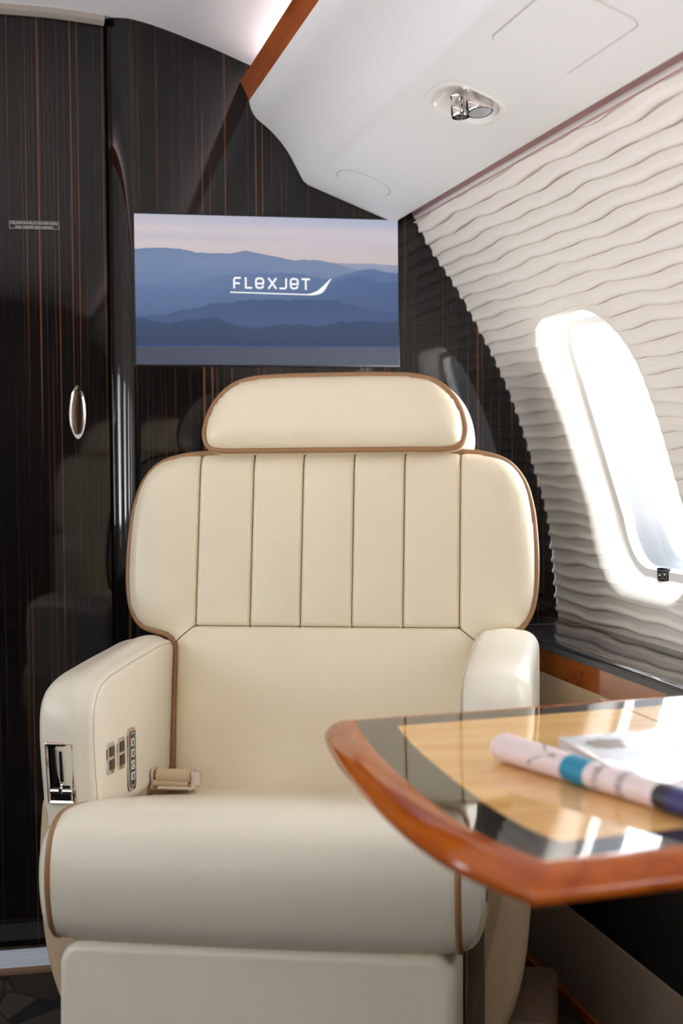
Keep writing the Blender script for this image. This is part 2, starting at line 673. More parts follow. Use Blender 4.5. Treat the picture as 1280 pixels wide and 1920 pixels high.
def win_outline(inset, k=14):
    return rrect(-WHY + inset, WHY - inset, -WHS + inset, WHS - inset, max(WCR - inset, .01), k)


def make_window(idx, yc, side):
    c, t, n = win_frame(yc, side)
    ey = Vector((0, 1, 0))
    pl = lambda p, q, d: c + ey * p + t * q + n * d
    root = empty('window_%d' % idx, pl(0, 0, FLD))
    tag(root, kind='structure')
    off = root.location.copy()
    rel = lambda p, q, d: pl(p, q, d) - off
    # shade channel frame : soft lip, channel, inner lip
    def curved(p, q, d):      # follow the bow of the wall
        x, z, nx, nz = wall_pt(SWC - q)
        return Vector((side * float(x + nx * d), yc + p, float(z + nz * d))) - off
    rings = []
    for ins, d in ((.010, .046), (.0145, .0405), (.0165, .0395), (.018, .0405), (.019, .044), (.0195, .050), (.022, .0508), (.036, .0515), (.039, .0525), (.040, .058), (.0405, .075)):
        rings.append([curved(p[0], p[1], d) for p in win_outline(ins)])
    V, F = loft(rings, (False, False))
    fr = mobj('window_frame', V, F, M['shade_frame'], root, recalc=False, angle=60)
    # inner pane and the reveal of the fuselage behind it
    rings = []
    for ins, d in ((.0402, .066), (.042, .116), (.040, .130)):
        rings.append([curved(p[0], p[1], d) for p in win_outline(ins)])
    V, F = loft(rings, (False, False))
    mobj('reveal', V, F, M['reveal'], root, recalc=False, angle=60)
    us = np.linspace(-WHY, WHY, 13); vs = np.linspace(-WHS, WHS, 17)
    P, F = fill2d(win_outline(.0395), us, vs, .008)
    V = [curved(p[0], p[1], .068) for p in P]
    mobj('pane', V, F, M['pane'], root, recalc=False)
    # portal that guides sky light through this opening
    la = bpy.data.lights.new('window_daylight_guide', 'AREA')
    la.shape = 'RECTANGLE'
    la.size = 2 * WHY - .08
    la.size_y = 2 * WHS - .08
    la.cycles.is_portal = True
    lo = bpy.data.objects.new('window_daylight_guide', la)
    COL.objects.link(lo)
    m = Matrix((ey, t, ey.cross(t))).transposed()
    # area light shines along -Z : want -n
    z = n
    xax = ey if side < 0 else -ey
    yax = z.cross(xax)
    mt = Matrix((xax, yax, z)).transposed().to_4x4()
    mt.translation = c + n * .138
    lo.matrix_world = mt
    return root, rel, curved


W1 = None
k = 1
for side in (1, -1):
    for yc in WIN_Y:
        r = make_window(k, yc, side)
        if W1 is None: W1 = r
        k += 1

# hull behind the lining keeps stray sky light out
for side, nm in ((1, 'right'), (-1, 'left')):
    # closing strips between wall top and overhead, ledge and floor are built with those pieces
    V, F = box(side * 1.122, side * 1.15, Y0, BY + .06, -.05, .63)
    tag(mobj('wall_%s_lower' % nm, V, F, M['wallback'], smooth=False), kind='structure')

# ceiling
CP = [(0, 1.812), (.10, 1.809), (.20, 1.800), (.259, 1.793), (.31, 1.780), (.361, 1.763), (.413, 1.745), (.481, 1.718), (.56, 1.69), (.64, 1.655), (.70, 1.62), (.74, 1.56), (.79, 1.50)]
cp = catmull(CP, 40)
full = np.vstack([cp[::-1] * [-1, 1], cp[1:]])
V, F = [], []
for y in (Y0, BY + .05):
    V += [(p[0], y, p[1]) for p in full]
for y in (Y0, BY + .05):
    V += [(p[0] * 1.02, y, p[1] + .03) for p in full]
n = len(full)
F = [(i, i + 1, n + i + 1, n + i) for i in range(n - 1)]
F += [(2 * n + i, 3 * n + i, 3 * n + i + 1, 2 * n + i + 1) for i in range(n - 1)]
F += [(0, n, 3 * n, 2 * n), (n - 1, 3 * n - 1, 4 * n - 1, 2 * n - 1)]
tag(mobj('ceiling', V, F, M['ceil'], angle=60), kind='structure')
# upper closure from ceiling edge to wall top, both sides (light-tight)
for side, nm in ((1, 'right'), (-1, 'left')):
    pr = [(.79, 1.50), (.796, 1.475), (.806, 1.447), (.813, 1.432), (.8165, 1.4255), (.8185, 1.4265)]
    outer = [(.84, 1.53), (.875, 1.48), (.885, 1.43), (.880, 1.36), (.8545, 1.3605), (.8355, 1.3915)]
    V = [(side * p[0], y, p[1]) for y in (Y0, BY + .02 * (side < 0)) for p in pr + outer[::-1]]
    m = len(pr) * 2
    F = [(i, (i + 1) % m, m + (i + 1) % m, m + i) for i in range(m)]
    mi = [0, 0, 0, 1, 1] + [0] * (m - 5)
    V2, F2, I2 = V, F, mi
    o = mobj('trim_%d' % (1 if side > 0 else 2), V2, F2, [M['pink'], M['plasticlip']], mi=I2, angle=30)
    tag(o, kind='structure')

# floor
V, F = box(-1.15, 1.15, Y0, BY + .06, -.05, 0)
tag(mobj('floor', V, F, M['carpet'], smooth=False), kind='structure')
# rear of the cabin
V, F = box(-1.15, 1.15, Y0 - .05, Y0, -.05, 1.9)
tag(mobj('wall_rear', V, F, M['wallback'], smooth=False), kind='structure')

# bulkhead: flat panel with a rounded vertical edge next to the doorway
pr = [(1.17, BY), (.262, BY)]
for i in range(1, 11):
    a = rad(90 * i / 10)
    pr.append((.262 - .058 * math.sin(a), BY + .045 * (1 - math.cos(a))))
pr += [(.204, BY + .061), (1.17, BY + .061)]
V, F = loft([[(p[0], p[1], z) for p in pr] for z in (0, 1.86)])
tag(mobj('wall_front', V, F, M['ebony'], angle=30), kind='structure')
V, F = loft([[(-p[0], p[1], z) for p in pr] for z in (0, 1.86)])
tag(mobj('wall_front.001', V, F, M['ebony'], angle=30), kind='structure')

V, F = box(-1.2, 1.2, BY + .062, BY + .10, -.05, 1.9)  # added unseen box, blocks light leaking in around the door
tag(mobj('wall_front_light_stop', V, F, M['shade_black'], smooth=False), kind='structure')
# pocket door between the two halves
DY = BY + .028
door = empty('door_1', (0, DY + .02, 0))
tag(door, kind='structure')
V, F = box(-.2035, .2035, -.02, .02, .004, 1.806)
mobj('door_panel', V, F, M['ebony'], door, smooth=False)
hb = MB()
ring = []
def oval(rx, rz, n=40):
    return [(rx * math.cos(2 * math.pi * i / n), rz * math.sin(2 * math.pi * i / n)) for i in range(n)]
hx, hz = .1425, 1.040
rings = []
for rx, rz, y in ((.0165, .0525, -.0205), (.0165, .0525, -.0235), (.0150, .0505, -.0255), (.0128, .0470, -.0250), (.0112, .0440, -.0225), (.0100, .0420, -.0208)):
    rings.append([(hx + p[0], y, hz + p[1]) for p in oval(rx, rz)])
V, F = loft(rings, (False, False))
hb.add(V, F)
dr = []
for rx, rz, y in ((.0102, .0425, -.0215), (.0085, .036, -.0212), (.005, .02, -.0209)):
    dr.append([(hx + p[0], y, hz + p[1]) for p in oval(rx, rz)])
V, F = loft(dr, (False, True))
hb.add(V, F, 1)
hb.build('door_handle', [M['chrome'], M['handle_in']], door, recalc=False)
hp = [p for p in full if abs(p[0]) < .205]
V = []
for y, dz in ((BY + .004, .0), (BY + .002, -.011), (BY + .012, -.014), (BY + .03, -.014), (BY + .03, .0)):
    V += [(p[0], y, p[1] + dz) for p in hp]
n = len(hp)
F = [(k_ * n + i, k_ * n + i + 1, (k_ + 1) * n + i + 1, (k_ + 1) * n + i) for k_ in range(4) for i in range(n - 1)]
o = mobj('trim_3', V, F, M['header'], angle=40)
tag(o, kind='structure')

# door sill
sill = empty('door_sill', (0, BY - .03, 0))
V, F = box(-.34, .30, -.080, .030, 0, .004)
mobj('sill_plate', V, F, M['steel'], sill, smooth=False)
V, F = box(-.34, .30, -.103, -.0805, 0, .006)
mobj('edge_strip', V, F, M['beige_trim'], sill, smooth=False)
tag(sill, 'brushed metal threshold strip on the floor below the dark door', 'threshold')

# placard on the door
pc = empty('placard', (.066, DY, 1.400))
V, F = solid(rrect(-.0475, .0475, -.0078, .0078, .0015, 3), lambda p, q, d: (p, -d, q), 0, .0008)
mobj('plate', V, F, M['black'], pc)
lt = MB()
for body, dz, sz in (('THIS DOOR MUST BE LATCHED OPEN DURING', .0012, .0056), ('TAXI, TAKEOFF AND LANDING', -.0056, .0056)):
    V, F = text_mesh(body, sz, .9)
    w = V[:, 0].max() - V[:, 0].min()
    kx = min(1, .089 / w)
    lt.add([(v[0] * kx, -.0010, v[1] + dz) for v in V], F)
fr = rrect(-.0468, .0468, -.0071, .0071, .0012, 3)
fi = offset(fr, .0005)
V, F = loft([[(p[0], -.00095, p[1]) for p in fr], [(p[0], -.00095, p[1]) for p in fi]], (False, False))
lt.add(V, F)
lt.build('lettering', M['text'], pc, smooth=False, recalc=False)
tag(pc, 'small black placard with white capitals stuck on the dark door', 'sign')

# ------------------------------------------------------------------ overhead service panel
PB = BY - .003
FOLD = np.array([.592, 1.489]); EDGE = np.array([.772, 1.417])
S_ = (EDGE - FOLD) / np.linalg.norm(EDGE - FOLD)          # down the flat facet, outward
N_ = np.array([-.37, -.93]); N_ = np.array([S_[1], -S_[0]])  # facing down into the cabin
if N_[1] > 0: N_ = -N_


def facet(s, y, h=0.):
    p = FOLD + S_ * s + N_ * h
    return (p[0], y, p[1])


def overhead(side, name):
    root = empty(name, (0, 0, 0))
    mx = lambda v: (side * v[0], v[1], v[2])
    b = MB()
    prof = catmull([(.481, 1.647), (.486, 1.628), (.496, 1.613), (.516, 1.597), (.540, 1.573), (.558, 1.549), (.572, 1.524), (.583, 1.503)], 22)
    prof = np.vstack([prof, [(.587, 1.4955)], [FOLD + S_ * .004 + N_ * -.0004], [FOLD + S_ * .010]])
    ys = [Y0, PB]
    V = [mx((p[0], y, p[1])) for y in ys for p in prof]
    n = len(prof)
    F = [(i, i + 1, n + i + 1, n + i) for i in range(n - 1)]
    b.add(V, F)
    # flat facet with the lamp opening
    L = float(np.linalg.norm(EDGE - FOLD))
    holes = []
    if side > 0:
        holes = [LAMP_HOLE]
    poly = np.array([(.010, Y0), (L - .006, Y0), (L - .006, PB), (.010, PB)])
    P, F = fill2d(poly, np.linspace(.02, L - .012, 9), np.arange(Y0, PB, .06), .004, holes)
    b.add([mx(facet(p[0], p[1])) for p in P], F)
    # rolled outer edge and return, top closure
    back = [FOLD + S_ * (L - .006), EDGE + N_ * -.001, EDGE + S_ * .002 + N_ * -.005, EDGE + N_ * -.012, EDGE + N_ * -.04 + S_ * -.01,
            np.array([.74, 1.50]), np.array([.62, 1.60]), np.array([.52, 1.655]), np.array([.490, 1.668])]
    V = [mx((p[0], y, p[1])) for y in ys for p in back]
    n = len(back)
    b.add(V, [(i, i + 1, n + i + 1, n + i) for i in range(n - 1)])
    # end cap against the bulkhead
    cap = list(prof) + back
    V = [mx((p[0], PB, p[1])) for p in cap]
    b.add(V, [tuple(range(len(cap)))])
    b.build('panel_body', M['plastic'], root, angle=38)
    wr = [(.464, 1.683), (.4725, 1.6655), (.481, 1.647), (.4845, 1.646), (.494, 1.668), (.480, 1.692), (.470, 1.692)]
    V, F = loft([[mx((p[0], y, p[1])) for p in wr] for y in (Y0, PB - .001)])
    mobj('wood_rail', V, F, M['cherry'], root, angle=25)
    return root


def superoval(cs, cy, hs, hy, e=2.6, n=48, rot=0.):
    P = []
    for i in range(n):
        a = 2 * math.pi * i / n
        c, s = math.cos(a), math.sin(a)
        p = np.array([hs * math.copysign(abs(c) ** (2 / e), c), hy * math.copysign(abs(s) ** (2 / e), s)])
        P.append((cs + p[0] * math.cos(rot) - p[1] * math.sin(rot), cy + p[0] * math.sin(rot) + p[1] * math.cos(rot)))
    return np.array(P)


LAMP_C = (.076, 2.105)
LAMP_HOLE = superoval(LAMP_C[0], LAMP_C[1], .044, .070, 3.0)
oh = overhead(1, 'overhead_panel')
tag(oh, 'white overhead service panel with wooden rail running above the window wall', 'panel')
oh2 = overhead(-1, 'overhead_panel.001')
tag(oh2, 'white overhead service panel with wooden rail on the far aisle side', 'panel')
# lamp bowl
rings = []
for o_, h in ((-.010, .0003), (-.007, .0022), (-.003, .0028), (0, .0018), (.002, -.004), (.008, -.016), (.016, -.026), (.028, -.032)):
    q = superoval(LAMP_C[0], LAMP_C[1], .044 - o_, .070 - o_, 3.0)
    rings.append([facet(p[0], p[1], h) for p in q])
V, F = loft(rings, (False, True))
mobj('lamp_bowl', V, F, M['plasticlip'], oh, recalc=False, angle=60)


def outline_gap(pts, w, name, parent, plate=True):
    """a lid set in the panel: thin dark joint and the lid face"""
    b = MB()
    p0 = np.array(pts); p1 = offset(p0, w)
    V, F = loft([[facet(p[0], p[1], .0004) for p in p0], [facet(p[0], p[1], .0004) for p in p1]], (False, False))
    b.add(V, F, 1)
    p2 = offset(p0, w + .0010)
    V, F = loft([[facet(p[0], p[1], .0004) for p in p1], [facet(p[0], p[1], .0013) for p in p2]], (False, True))
    b.add(V, F, 0)
    return b.build(name, [M['plastic'], M['line']], parent, smooth=False, recalc=True)


def rr2(s0, s1, y0, y1, r):
    return rrect(s0, s1, y0, y1, r, 6)


outline_gap(rr2(.020, .130, 1.60, 1.842, .018), .0007, 'access_hatch', oh)
outline_gap(superoval(.078, 2.748, .052, .060, 2.2), .0008, 'oval_cover', oh)

# reading light and air nozzle in the bowl
def F3(s, y, h):
    return Vector(facet(s, y, h))
nrm = (F3(0, 0, 1) - F3(0, 0, 0)).normalized()
rl = empty('reading_light', F3(.084, 2.072, -.02))
o0 = F3(.086, 2.072, .002) - rl.location
ax = Vector((.06, -.24, -1)).normalized()
V, F = lathe([(.006, -.016), (.013, -.014), (.0185, -.010), (.0195, -.004), (.0195, .013), (.0185, .0145), (.0165, .0145), (.0165, .012)], o0, ax)
mobj('lamp_head', V, F, M['chrome'], rl)
V, F = lathe([(.0166, .011), (.0166, .0135), (.012, .0142), (.001, .0144)], o0, ax)
mobj('lens', V, F, M['panel_lens'], rl)
V, F = lathe([(.022, -.006), (.022, .0), (.017, .006), (.010, .010), (.007, .014)], F3(.060, 2.075, -.024) - rl.location, nrm)
mobj('swivel_base', V, F, M['chrome'], rl)
tag(rl, 'chrome swivel reading lamp with grey lens in the oval bowl overhead', 'lamp')
an = empty('air_nozzle', F3(.062, 2.13, -.02))
o1 = F3(.072, 2.122, .001) - an.location
ax = Vector((.04, -.10, -1)).normalized()
V, F = lathe([(.004, -.024), (.010, -.022), (.0145, -.014), (.012, -.006), (.0135, -.002), (.0138, .0), (.0138, .015), (.0128, .0165), (.0112, .0165), (.0108, .009)], o1, ax)
mobj('nozzle_body', V, F, M['chrome'], an)
V, F = lathe([(.0109, .008), (.0109, .0095), (.006, .0100), (.001, .0100)], o1, ax)
mobj('vent_core', V, F, M['black'], an)
tag(an, 'chrome air nozzle with black opening next to the overhead reading lamp', 'air vent')

# cove lights above the wooden rails wash the ceiling
for side in (1, -1):
    la = bpy.data.lights.new('cove_strip_light', 'AREA')
    la.shape = 'RECTANGLE'
    la.size = .02
    la.size_y = BY - Y0 - .2
    la.energy = 3.4
    la.color = (1., .86, .88)
    lo = bpy.data.objects.new('cove_strip_light', la)
    COL.objects.link(lo)
    lo.location = (side * .545, (BY + Y0) / 2, 1.652)
    lo.rotation_euler = (0, math.pi - side * rad(0), 0)

# ------------------------------------------------------------------ wall screen
tv = empty('wall_screen', (.5165, BY, 1.131))
TW, TX0 = .525, -.2625
bz = MB()
b0 = rrect(TX0 - .003, -TX0 + .003, -.003, .294, .002, 3)
V, F = solid(b0, lambda p, q, d: (p, -d, q), 0, .005, 0, .001, 2)
bz.add(V, F)
bz.build('bezel', M['black'], tv, angle=30)
V, F = box(TX0, -TX0, -.0056, -.0051, .001, .0372)
mobj('lower_bar', V, F, M['tvbar'], tv, smooth=False)
# picture: sky and receding ridges
PX = lambda u: TX0 + u * TW             # u 0..1 across
PZ = lambda v: .0395 + (1 - v) * .2515   # v 0 top .. 1 bottom
pv, pf, pcx = [], [], []


def pcol(c):
    g = sum(c) / 3
    return srgb(*[x + (g - x) * .16 for x in c])


def strip(top, cols, depth, u=None):
    """vertical gradient under a ridge line: cols = [(v offset or absolute, colour)] down to the bottom"""
    k0 = len(pv)
    n = len(top)
    lv = len(cols)
    for i, (uu, vt) in enumerate(top):
        for j, (f, c) in enumerate(cols):
            pv.append((PX(uu), -.0054 - depth, PZ(vt + (1 - vt) * f)))
            cl, cr = c
            t = uu
            pcx.append([(1 - t) * a + t * b for a, b in zip(pcol(cl), pcol(cr))])
    for i in range(n - 1):
        for j in range(lv - 1):
            a = k0 + i * lv + j
            pf.append((a, a + 1, a + lv + 1, a + lv))


rnd = random.Random(7)


def ridge(pts, rough, n=120):
    pts = sorted(pts)
    xs = np.linspace(0, 1, n)
    y = catmull(pts, 400)
    base = np.interp(xs, y[:, 0], y[:, 1])
    ph = [rnd.random() * 6 for _ in range(6)]
    add = sum(rough / (i + 1) * np.sin(xs * (23 + 31 * i) + ph[i]) for i in range(5))
    jag = np.array([rnd.uniform(-1, 1) for _ in xs]) * rough * .45
    return list(zip(xs, np.clip(base + add + jag, 0, 1)))


flat = [(i / 40, 0.) for i in range(41)]
strip(flat, [(0, ((186, 186, 204), (170, 178, 204))), (.05, ((196, 190, 202), (182, 184, 206))), (.11, ((210, 198, 202), (204, 194, 204))), (.17, ((196, 188, 198), (206, 194, 202))),
             (.22, ((212, 198, 198), (200, 188, 198))), (.30, ((204, 192, 198), (206, 190, 190))), (.5, ((170, 170, 190), (206, 186, 180))), (1, ((90, 100, 140), (90, 100, 140)))], 0)
strip(ridge([(0, .37), (.3, .36), (.55, .36), (.75, .348), (.9, .35), (1, .36)], .002), [(0, ((150, 160, 186), (150, 156, 182))), (.2, ((120, 140, 176), (120, 136, 172))), (1, ((80, 100, 150), (80, 100, 150)))], .00006)
strip(ridge([(0, .262), (.08, .258), (.14, .262), (.22, .282), (.3, .288), (.36, .285), (.42, .275), (.5, .298), (.6, .328), (.7, .335), (.8, .375), (.9, .43), (1, .45)], .004),
      [(0, ((104, 128, 170), (122, 138, 172))), (.1, ((112, 136, 176), (118, 136, 174))), (.4, ((100, 126, 172), (86, 112, 160))), (1, ((70, 92, 140), (66, 88, 132)))], .00012)
strip(ridge([(0, .55), (.2, .52), (.3, .47), (.45, .44), (.6, .44), (.72, .47), (.8, .43), (.87, .40), (1, .42)], .005),
      [(0, ((100, 126, 172), (88, 112, 158))), (.25, ((96, 122, 168), (82, 108, 154))), (1, ((66, 88, 134), (62, 84, 128)))], .00018)
strip(ridge([(0, .53), (.06, .54), (.2, .555), (.36, .575), (.5, .62), (.6, .6), (.75, .50), (.84, .455), (.93, .49), (1, .485)], .006),
      [(0, ((94, 120, 166), (74, 100, 148))), (.4, ((84, 110, 156), (70, 94, 142))), (1, ((60, 82, 126), (56, 78, 120)))], .00024)
strip(ridge([(0, .78), (.12, .76), (.22, .72), (.3, .675), (.4, .655), (.5, .648), (.58, .635), (.66, .64), (.75, .65), (.85, .69), (.93, .73), (1, .75)], .007),
      [(0, ((66, 90, 134), (62, 86, 132))), (.5, ((66, 90, 136), (66, 90, 136))), (1, ((54, 76, 116), (52, 74, 112)))], .0003)
strip(ridge([(0, .80), (.1, .82), (.2, .81), (.3, .80), (.4, .85), (.5, .86), (.6, .83), (.68, .84), (.78, .82), (.9, .80), (1, .80)], .009),
      [(0, ((54, 76, 116), (52, 74, 112))), (.6, ((50, 70, 106), (48, 68, 102))), (1, ((46, 66, 104), (42, 62, 96)))], .00036)
o = mobj('screen', pv, pf, M['screen'], tv, smooth=False, recalc=False)
ca = o.data.color_attributes.new('Col', 'FLOAT_COLOR', 'POINT')
for i, c in enumerate(pcx):
    ca.data[i].color = c
V, F = box(TX0, -TX0, -.0059, -.0055, .0372, .0395)
t_ = NT('screen_edge_glow'); t_.set(Base_Color=(0, 0, 0, 1), Emission_Color=srgb(20, 70, 130), Emission_Strength=.9 / 2 ** EXPO)
mobj('screen_edge', V, F, t_.m, tv, smooth=False)
# logo lettering; origin is the picture's pixel frame converted to metres (1 px ~ 1.067 mm)
lg = MB()
K = TW / 490.
def LP(px, py):   # px,py measured on the screen from its top-left corner
    return (TX0 + px * K, .291 - py * K)
def ls(path, w=3.4):
    V, F = stroke([LP(*p) for p in path], w * K)
    lg.add([(v[0], -.0066, v[1]) for v in V], F)
T0, T1 = 111.5, 130.5
def e_(x):
    w = 13.5
    r = 4
    ls([(x + w - .5, T1 - 5.2), (x + w - 1.2, T1 - 2.2), (x + w - 4, T1 - .5), (x + 4, T1 - .5), (x + 1.2, T1 - 2), (x, T1 - 5), (x, T0 + 5.4), (x + 1.2, T0 + 2.4), (x + 4, T0 + 1), (x + w - 4, T0 + 1),
        (x + w - 1.2, T0 + 2.4), (x + w, T0 + 5.4), (x + w, T0 + 10.6), (x + 1, T0 + 10.6)])
ls([(180, T1 + .8), (180, T0 + 3), (182, T0 + .8), (192.5, T0 + .8)]); ls([(180, T0 + 10.5), (190.5, T0 + 10.5)])
ls([(201.5, T0 - .6), (201.5, T1 - .5), (213.5, T1 - .5)])
e_(220.5)
ls([(243.5, T0), (258.5, T1 + .8)]); ls([(258.5, T0), (243.5, T1 + .8)])
ls([(264, T1 - .2), (273.5, T1 - .2), (276, T1 - 1.5), (276.6, T1 - 4), (276.6, T0)])
e_(285)
ls([(305.5, T0 + 1.2), (321.5, T0 + 1.2)]); ls([(313.5, T0), (313.5, T1 + 1.8)])
ls([(172.5, 138.5), (318, 141)], 2.2)
up = [(316, 139.9), (326, 137.6), (335, 133.4), (344, 126.5), (352, 119), (359, 112.3), (363, 110.6)]
dn = [(316, 142.1), (326, 142.0), (336, 140.6), (344, 137.2), (349.5, 131.8), (354, 124.5), (359, 116), (363, 110.6)]
up = catmull(up, 30); dn = catmull(dn, 30)
V = [(LP(*p)[0], -.0066, LP(*p)[1]) for p in up] + [(LP(*p)[0], -.0066, LP(*p)[1]) for p in dn]
lg.add(V, [(i, i + 1, 30 + i + 1, 30 + i) for i in range(29)])
lg.build('lettering', M['logo'], tv, smooth=False, recalc=False)
tag(tv, 'flat wall screen showing blue mountain ridges and white airline lettering', 'screen')

# ------------------------------------------------------------------ the armchair
PSI = rad(21.5)
CH = Vector((.378, 2.140, 0))


def build_chair(name, loc, rz):
    root = empty(name, loc, rz)
    # ---- backrest : outline in the plane of the back (u across, v up), leaning 10 degrees
    tl = rad(10)
    eV = Vector((0, math.sin(tl), math.cos(tl))); eN = Vector((0, -math.cos(tl), math.sin(tl)))
    O0 = Vector((.005, .400, .400))
    bk = lambda u, v, h=0.: O0 + Vector((u, 0, 0)) + eV * v + eN * h
    half = [(.266, -.085), (.268, .10), (.268, .20), (.270, .226), (.284, .242), (.305, .2485), (.332, .258), (.350, .283), (.3585, .322), (.3605, .367), (.358, .423),
            (.352, .470), (.338, .514), (.311, .546), (.272, .5605), (.225, .566), (.12, .567), (0, .567)]
    hc = catmull(half, 120)
    path = np.vstack([hc, (hc * [-1, 1])[::-1][1:]])          # open path right bottom -> top -> left bottom
    poly = path
    seams = [-.231, -.134, -.045, .045, .134, .231]
    us = set()
    for s in seams:
        for d in (-.014, -.009, -.0055, -.003, -.0012, 0, .0012, .003, .0055, .009, .014):
            us.add(round(s + d, 5))
    for u in np.arange(-.36, .361, .0115):
        if all(abs(u - s) > .018 for s in seams):
            us.add(round(u, 5))
    vs = [round(v, 5) for v in np.arange(-.075, .566, .0115) if abs(v - .258) > .016] + [.258 + d for d in (-.012, -.008, -.005, -.0025, -.001, 0, .001, .0025, .005, .008, .012)]
    P, F = fill2d(poly, sorted(us), sorted(vs), .0035)
    # inner rings near the edge come from the grid itself
    d = dist_poly(poly, P)
    bot = P[:, 1] < .0
    def hfun(P, d):
        R_ = .040
        e = np.clip(d / R_, 0, 1)
        h = .022 * np.sqrt(np.clip(1 - (1 - e) ** 2, 0, 1))
        u, v = P[:, 0], P[:, 1]
        up = np.clip((v - .245) / .03, 0, 1)
        groove = np.zeros(len(P))
        ed = np.sort(np.array([-.37] + seams + [.37]))
        k = np.clip(np.searchsorted(ed, u) - 1, 0, len(ed) - 2)
        t = (u - ed[k]) / (ed[k + 1] - ed[k])
        puff = .0075 * np.clip(4 * t * (1 - t), 0, 1) ** .6
        puff = np.where((k == 0) | (k == len(ed) - 2), .010 * np.clip(4 * t * (1 - t), 0, 1) ** .6, puff)
        vv = np.clip((v - .258) / .04, 0, 1); vt = np.clip((.567 - v) / .03, 0, 1)
        side = np.abs(u) > .236
        h = h + puff * np.where(side, np.minimum(1, np.clip((v - .25) / .05, 0, 1)), np.sqrt(vv)) * np.sqrt(vt)
        for s in seams:
            groove += .0055 * np.exp(-((u - s) / .0028) ** 2) * (v > .258 - .002)
        gh = .0045 * np.exp(-((v - .258) / .0028) ** 2) * (np.abs(u) < .234)
        low = np.clip((.258 - v) / .258, 0, 1)
        h = h + np.where(v < .258, .010 * np.sin(np.pi * np.clip((.258 - v) / .20, 0, 1) ** .6) * np.clip((.27 - np.abs(u)) / .06, 0, 1) ** .5, 0)
        # little gathers at the foot of each flute
        pl_ = np.zeros(len(P))
        for a, b_ in zip(seams[1:-1][:-1], seams[1:-1][1:]):
            c = (a + b_) / 2
            for sg in (-1, 1):
                x = (u - c) * sg
                ln = np.abs((x - .018) - (v - .268) * .75)
                pl_ += .0009 * np.exp(-(ln / .003) ** 2) * np.clip((v - .262) / .01, 0, 1) * np.clip((.30 - v) / .02, 0, 1) * (x > 0) * (x < .046)
        return h - groove - gh - pl_
    h = hfun(P, d)
    V = [bk(p[0], p[1], hh) for p, hh in zip(P, h)]
    bmb = MB()
    bmb.add(V, F)
    back = mobj('backrest', V, F, M['cream'], root, recalc=False, angle=75)
    if back.data.polygons[0].normal.dot(eN) < 0:
        back.data.flip_normals()
    def hat(u, v):
        p = np.array([[u, v]])
        return float(hfun(p, dist_poly(poly, p))[0])
    sm = MB()
    for s in seams:
        pts = [bk(s, v, hat(s, v) + .0004) for v in np.linspace(.259, .5635, 60)]
        sm.add(*tube(pts, .0009, 6))
    sm.add(*tube([bk(u, .258, hat(u, .258) + .0004) for u in np.linspace(-.231, .231, 90)], .0010, 6))
    for sg in (-1, 1):
        sm.add(*tube([bk(sg * (.231 + .037 * t), .258 - .029 * t, hat(sg * (.231 + .037 * t), .258 - .029 * t) + .0003) for t in np.linspace(0, 1, 24)], .0009, 6))
    sm.build('stitching', M['thread'], back)
    pp = resample(path, 260)
    pin = [bk(p[0], p[1], .0035) for p in pp]
    mobj('piping', *tube(pin, .0058, 10), M['piping'], back)
    # shell behind
    rings = []
    for o_, hh in ((-.001, 0.0), (-.002, -.02), (.000, -.05), (.014, -.085), (.04, -.105)):
        q = offset(path, o_)
        rings.append([bk(p[0], p[1], hh) for p in q])
    V, F = loft(rings, (False, True))
    mobj('back_shell', V, F, M['cream_pale'], root, angle=50)

    # ---- headrest
    O1 = Vector((.014, .372, .405))
    hd = lambda u, v, h=0.: O1 + Vector((u, 0, 0)) + eV * v + eN * h
    hh_ = [(0, .5665), (.14, .5665), (.205, .5672), (.226, .574), (.234, .594), (.232, .617), (.222, .646), (.205, .671), (.182, .690), (.150, .7005), (.09, .7045), (0, .7055)]
    hh_ = [(a_ * .985, .5665 + (b_ - .5665) * .955) for a_, b_ in hh_]
    hc = catmull(hh_, 90)
    outl = np.vstack([hc, (hc * [-1, 1])[::-1][1:-1]])
    P, F = fill2d(outl, np.arange(-.24, .241, .009), np.arange(.56, .71, .007), .003)
    d = dist_poly(outl, P)
    e = np.clip(d / .05, 0, 1)
    h = .030 * np.sqrt(np.clip(1 - (1 - e) ** 2, 0, 1))
    V = [hd(p[0], p[1], q) for p, q in zip(P, h)]
    hr = mobj('headrest', V, F, M['cream'], root, recalc=False, angle=75)
    if hr.data.polygons[0].normal.dot(eN) < 0:
        hr.data.flip_normals()
    mobj('piping', *tube([hd(p[0], p[1], .003) for p in resample(outl, 220, True)], .0055, 10, True), M['piping'], hr)
    rings = []
    for o_, q in ((-.001, 0.0), (-.004, -.02), (-.012, -.06), (-.010, -.105), (.006, -.125), (.03, -.13)):
        rings.append([hd(p[0], p[1], q) for p in offset(outl, o_)])
    V, F = loft(rings, (False, True))
    mobj('headrest_shell', V, F, M['cream_pale'], hr, angle=50)

    # ---- seat cushion: side profile (w, z), T shaped in plan
    prof = catmull([(-.10, .285), (-.150, .289), (-.177, .310), (-.191, .355), (-.189, .405), (-.173, .442), (-.140, .4605), (-.09, .4615), (0, .447), (.10, .427), (.25, .396), (.40, .366),
                    (.41, .33), (.40, .262), (.1, .26)], 170, True)
    cen = np.array([-.03, .35])
    UW = .307
    uu = [(-UW, .062), (-UW + .002, .046), (-UW + .006, .029), (-UW + .012, .015), (-UW + .020, .005), (-UW + .027, .001)]
    us_ = uu + [(u, -.005 * (1 - (u / .28) ** 2)) for u in (-.268, -.262, -.256, -.24, -.2, -.15, -.1, -.05, 0, .05, .1, .15, .2, .24, .256, .262, .268)] + [(-a, b_) for a, b_ in uu[::-1]]
    rings = []
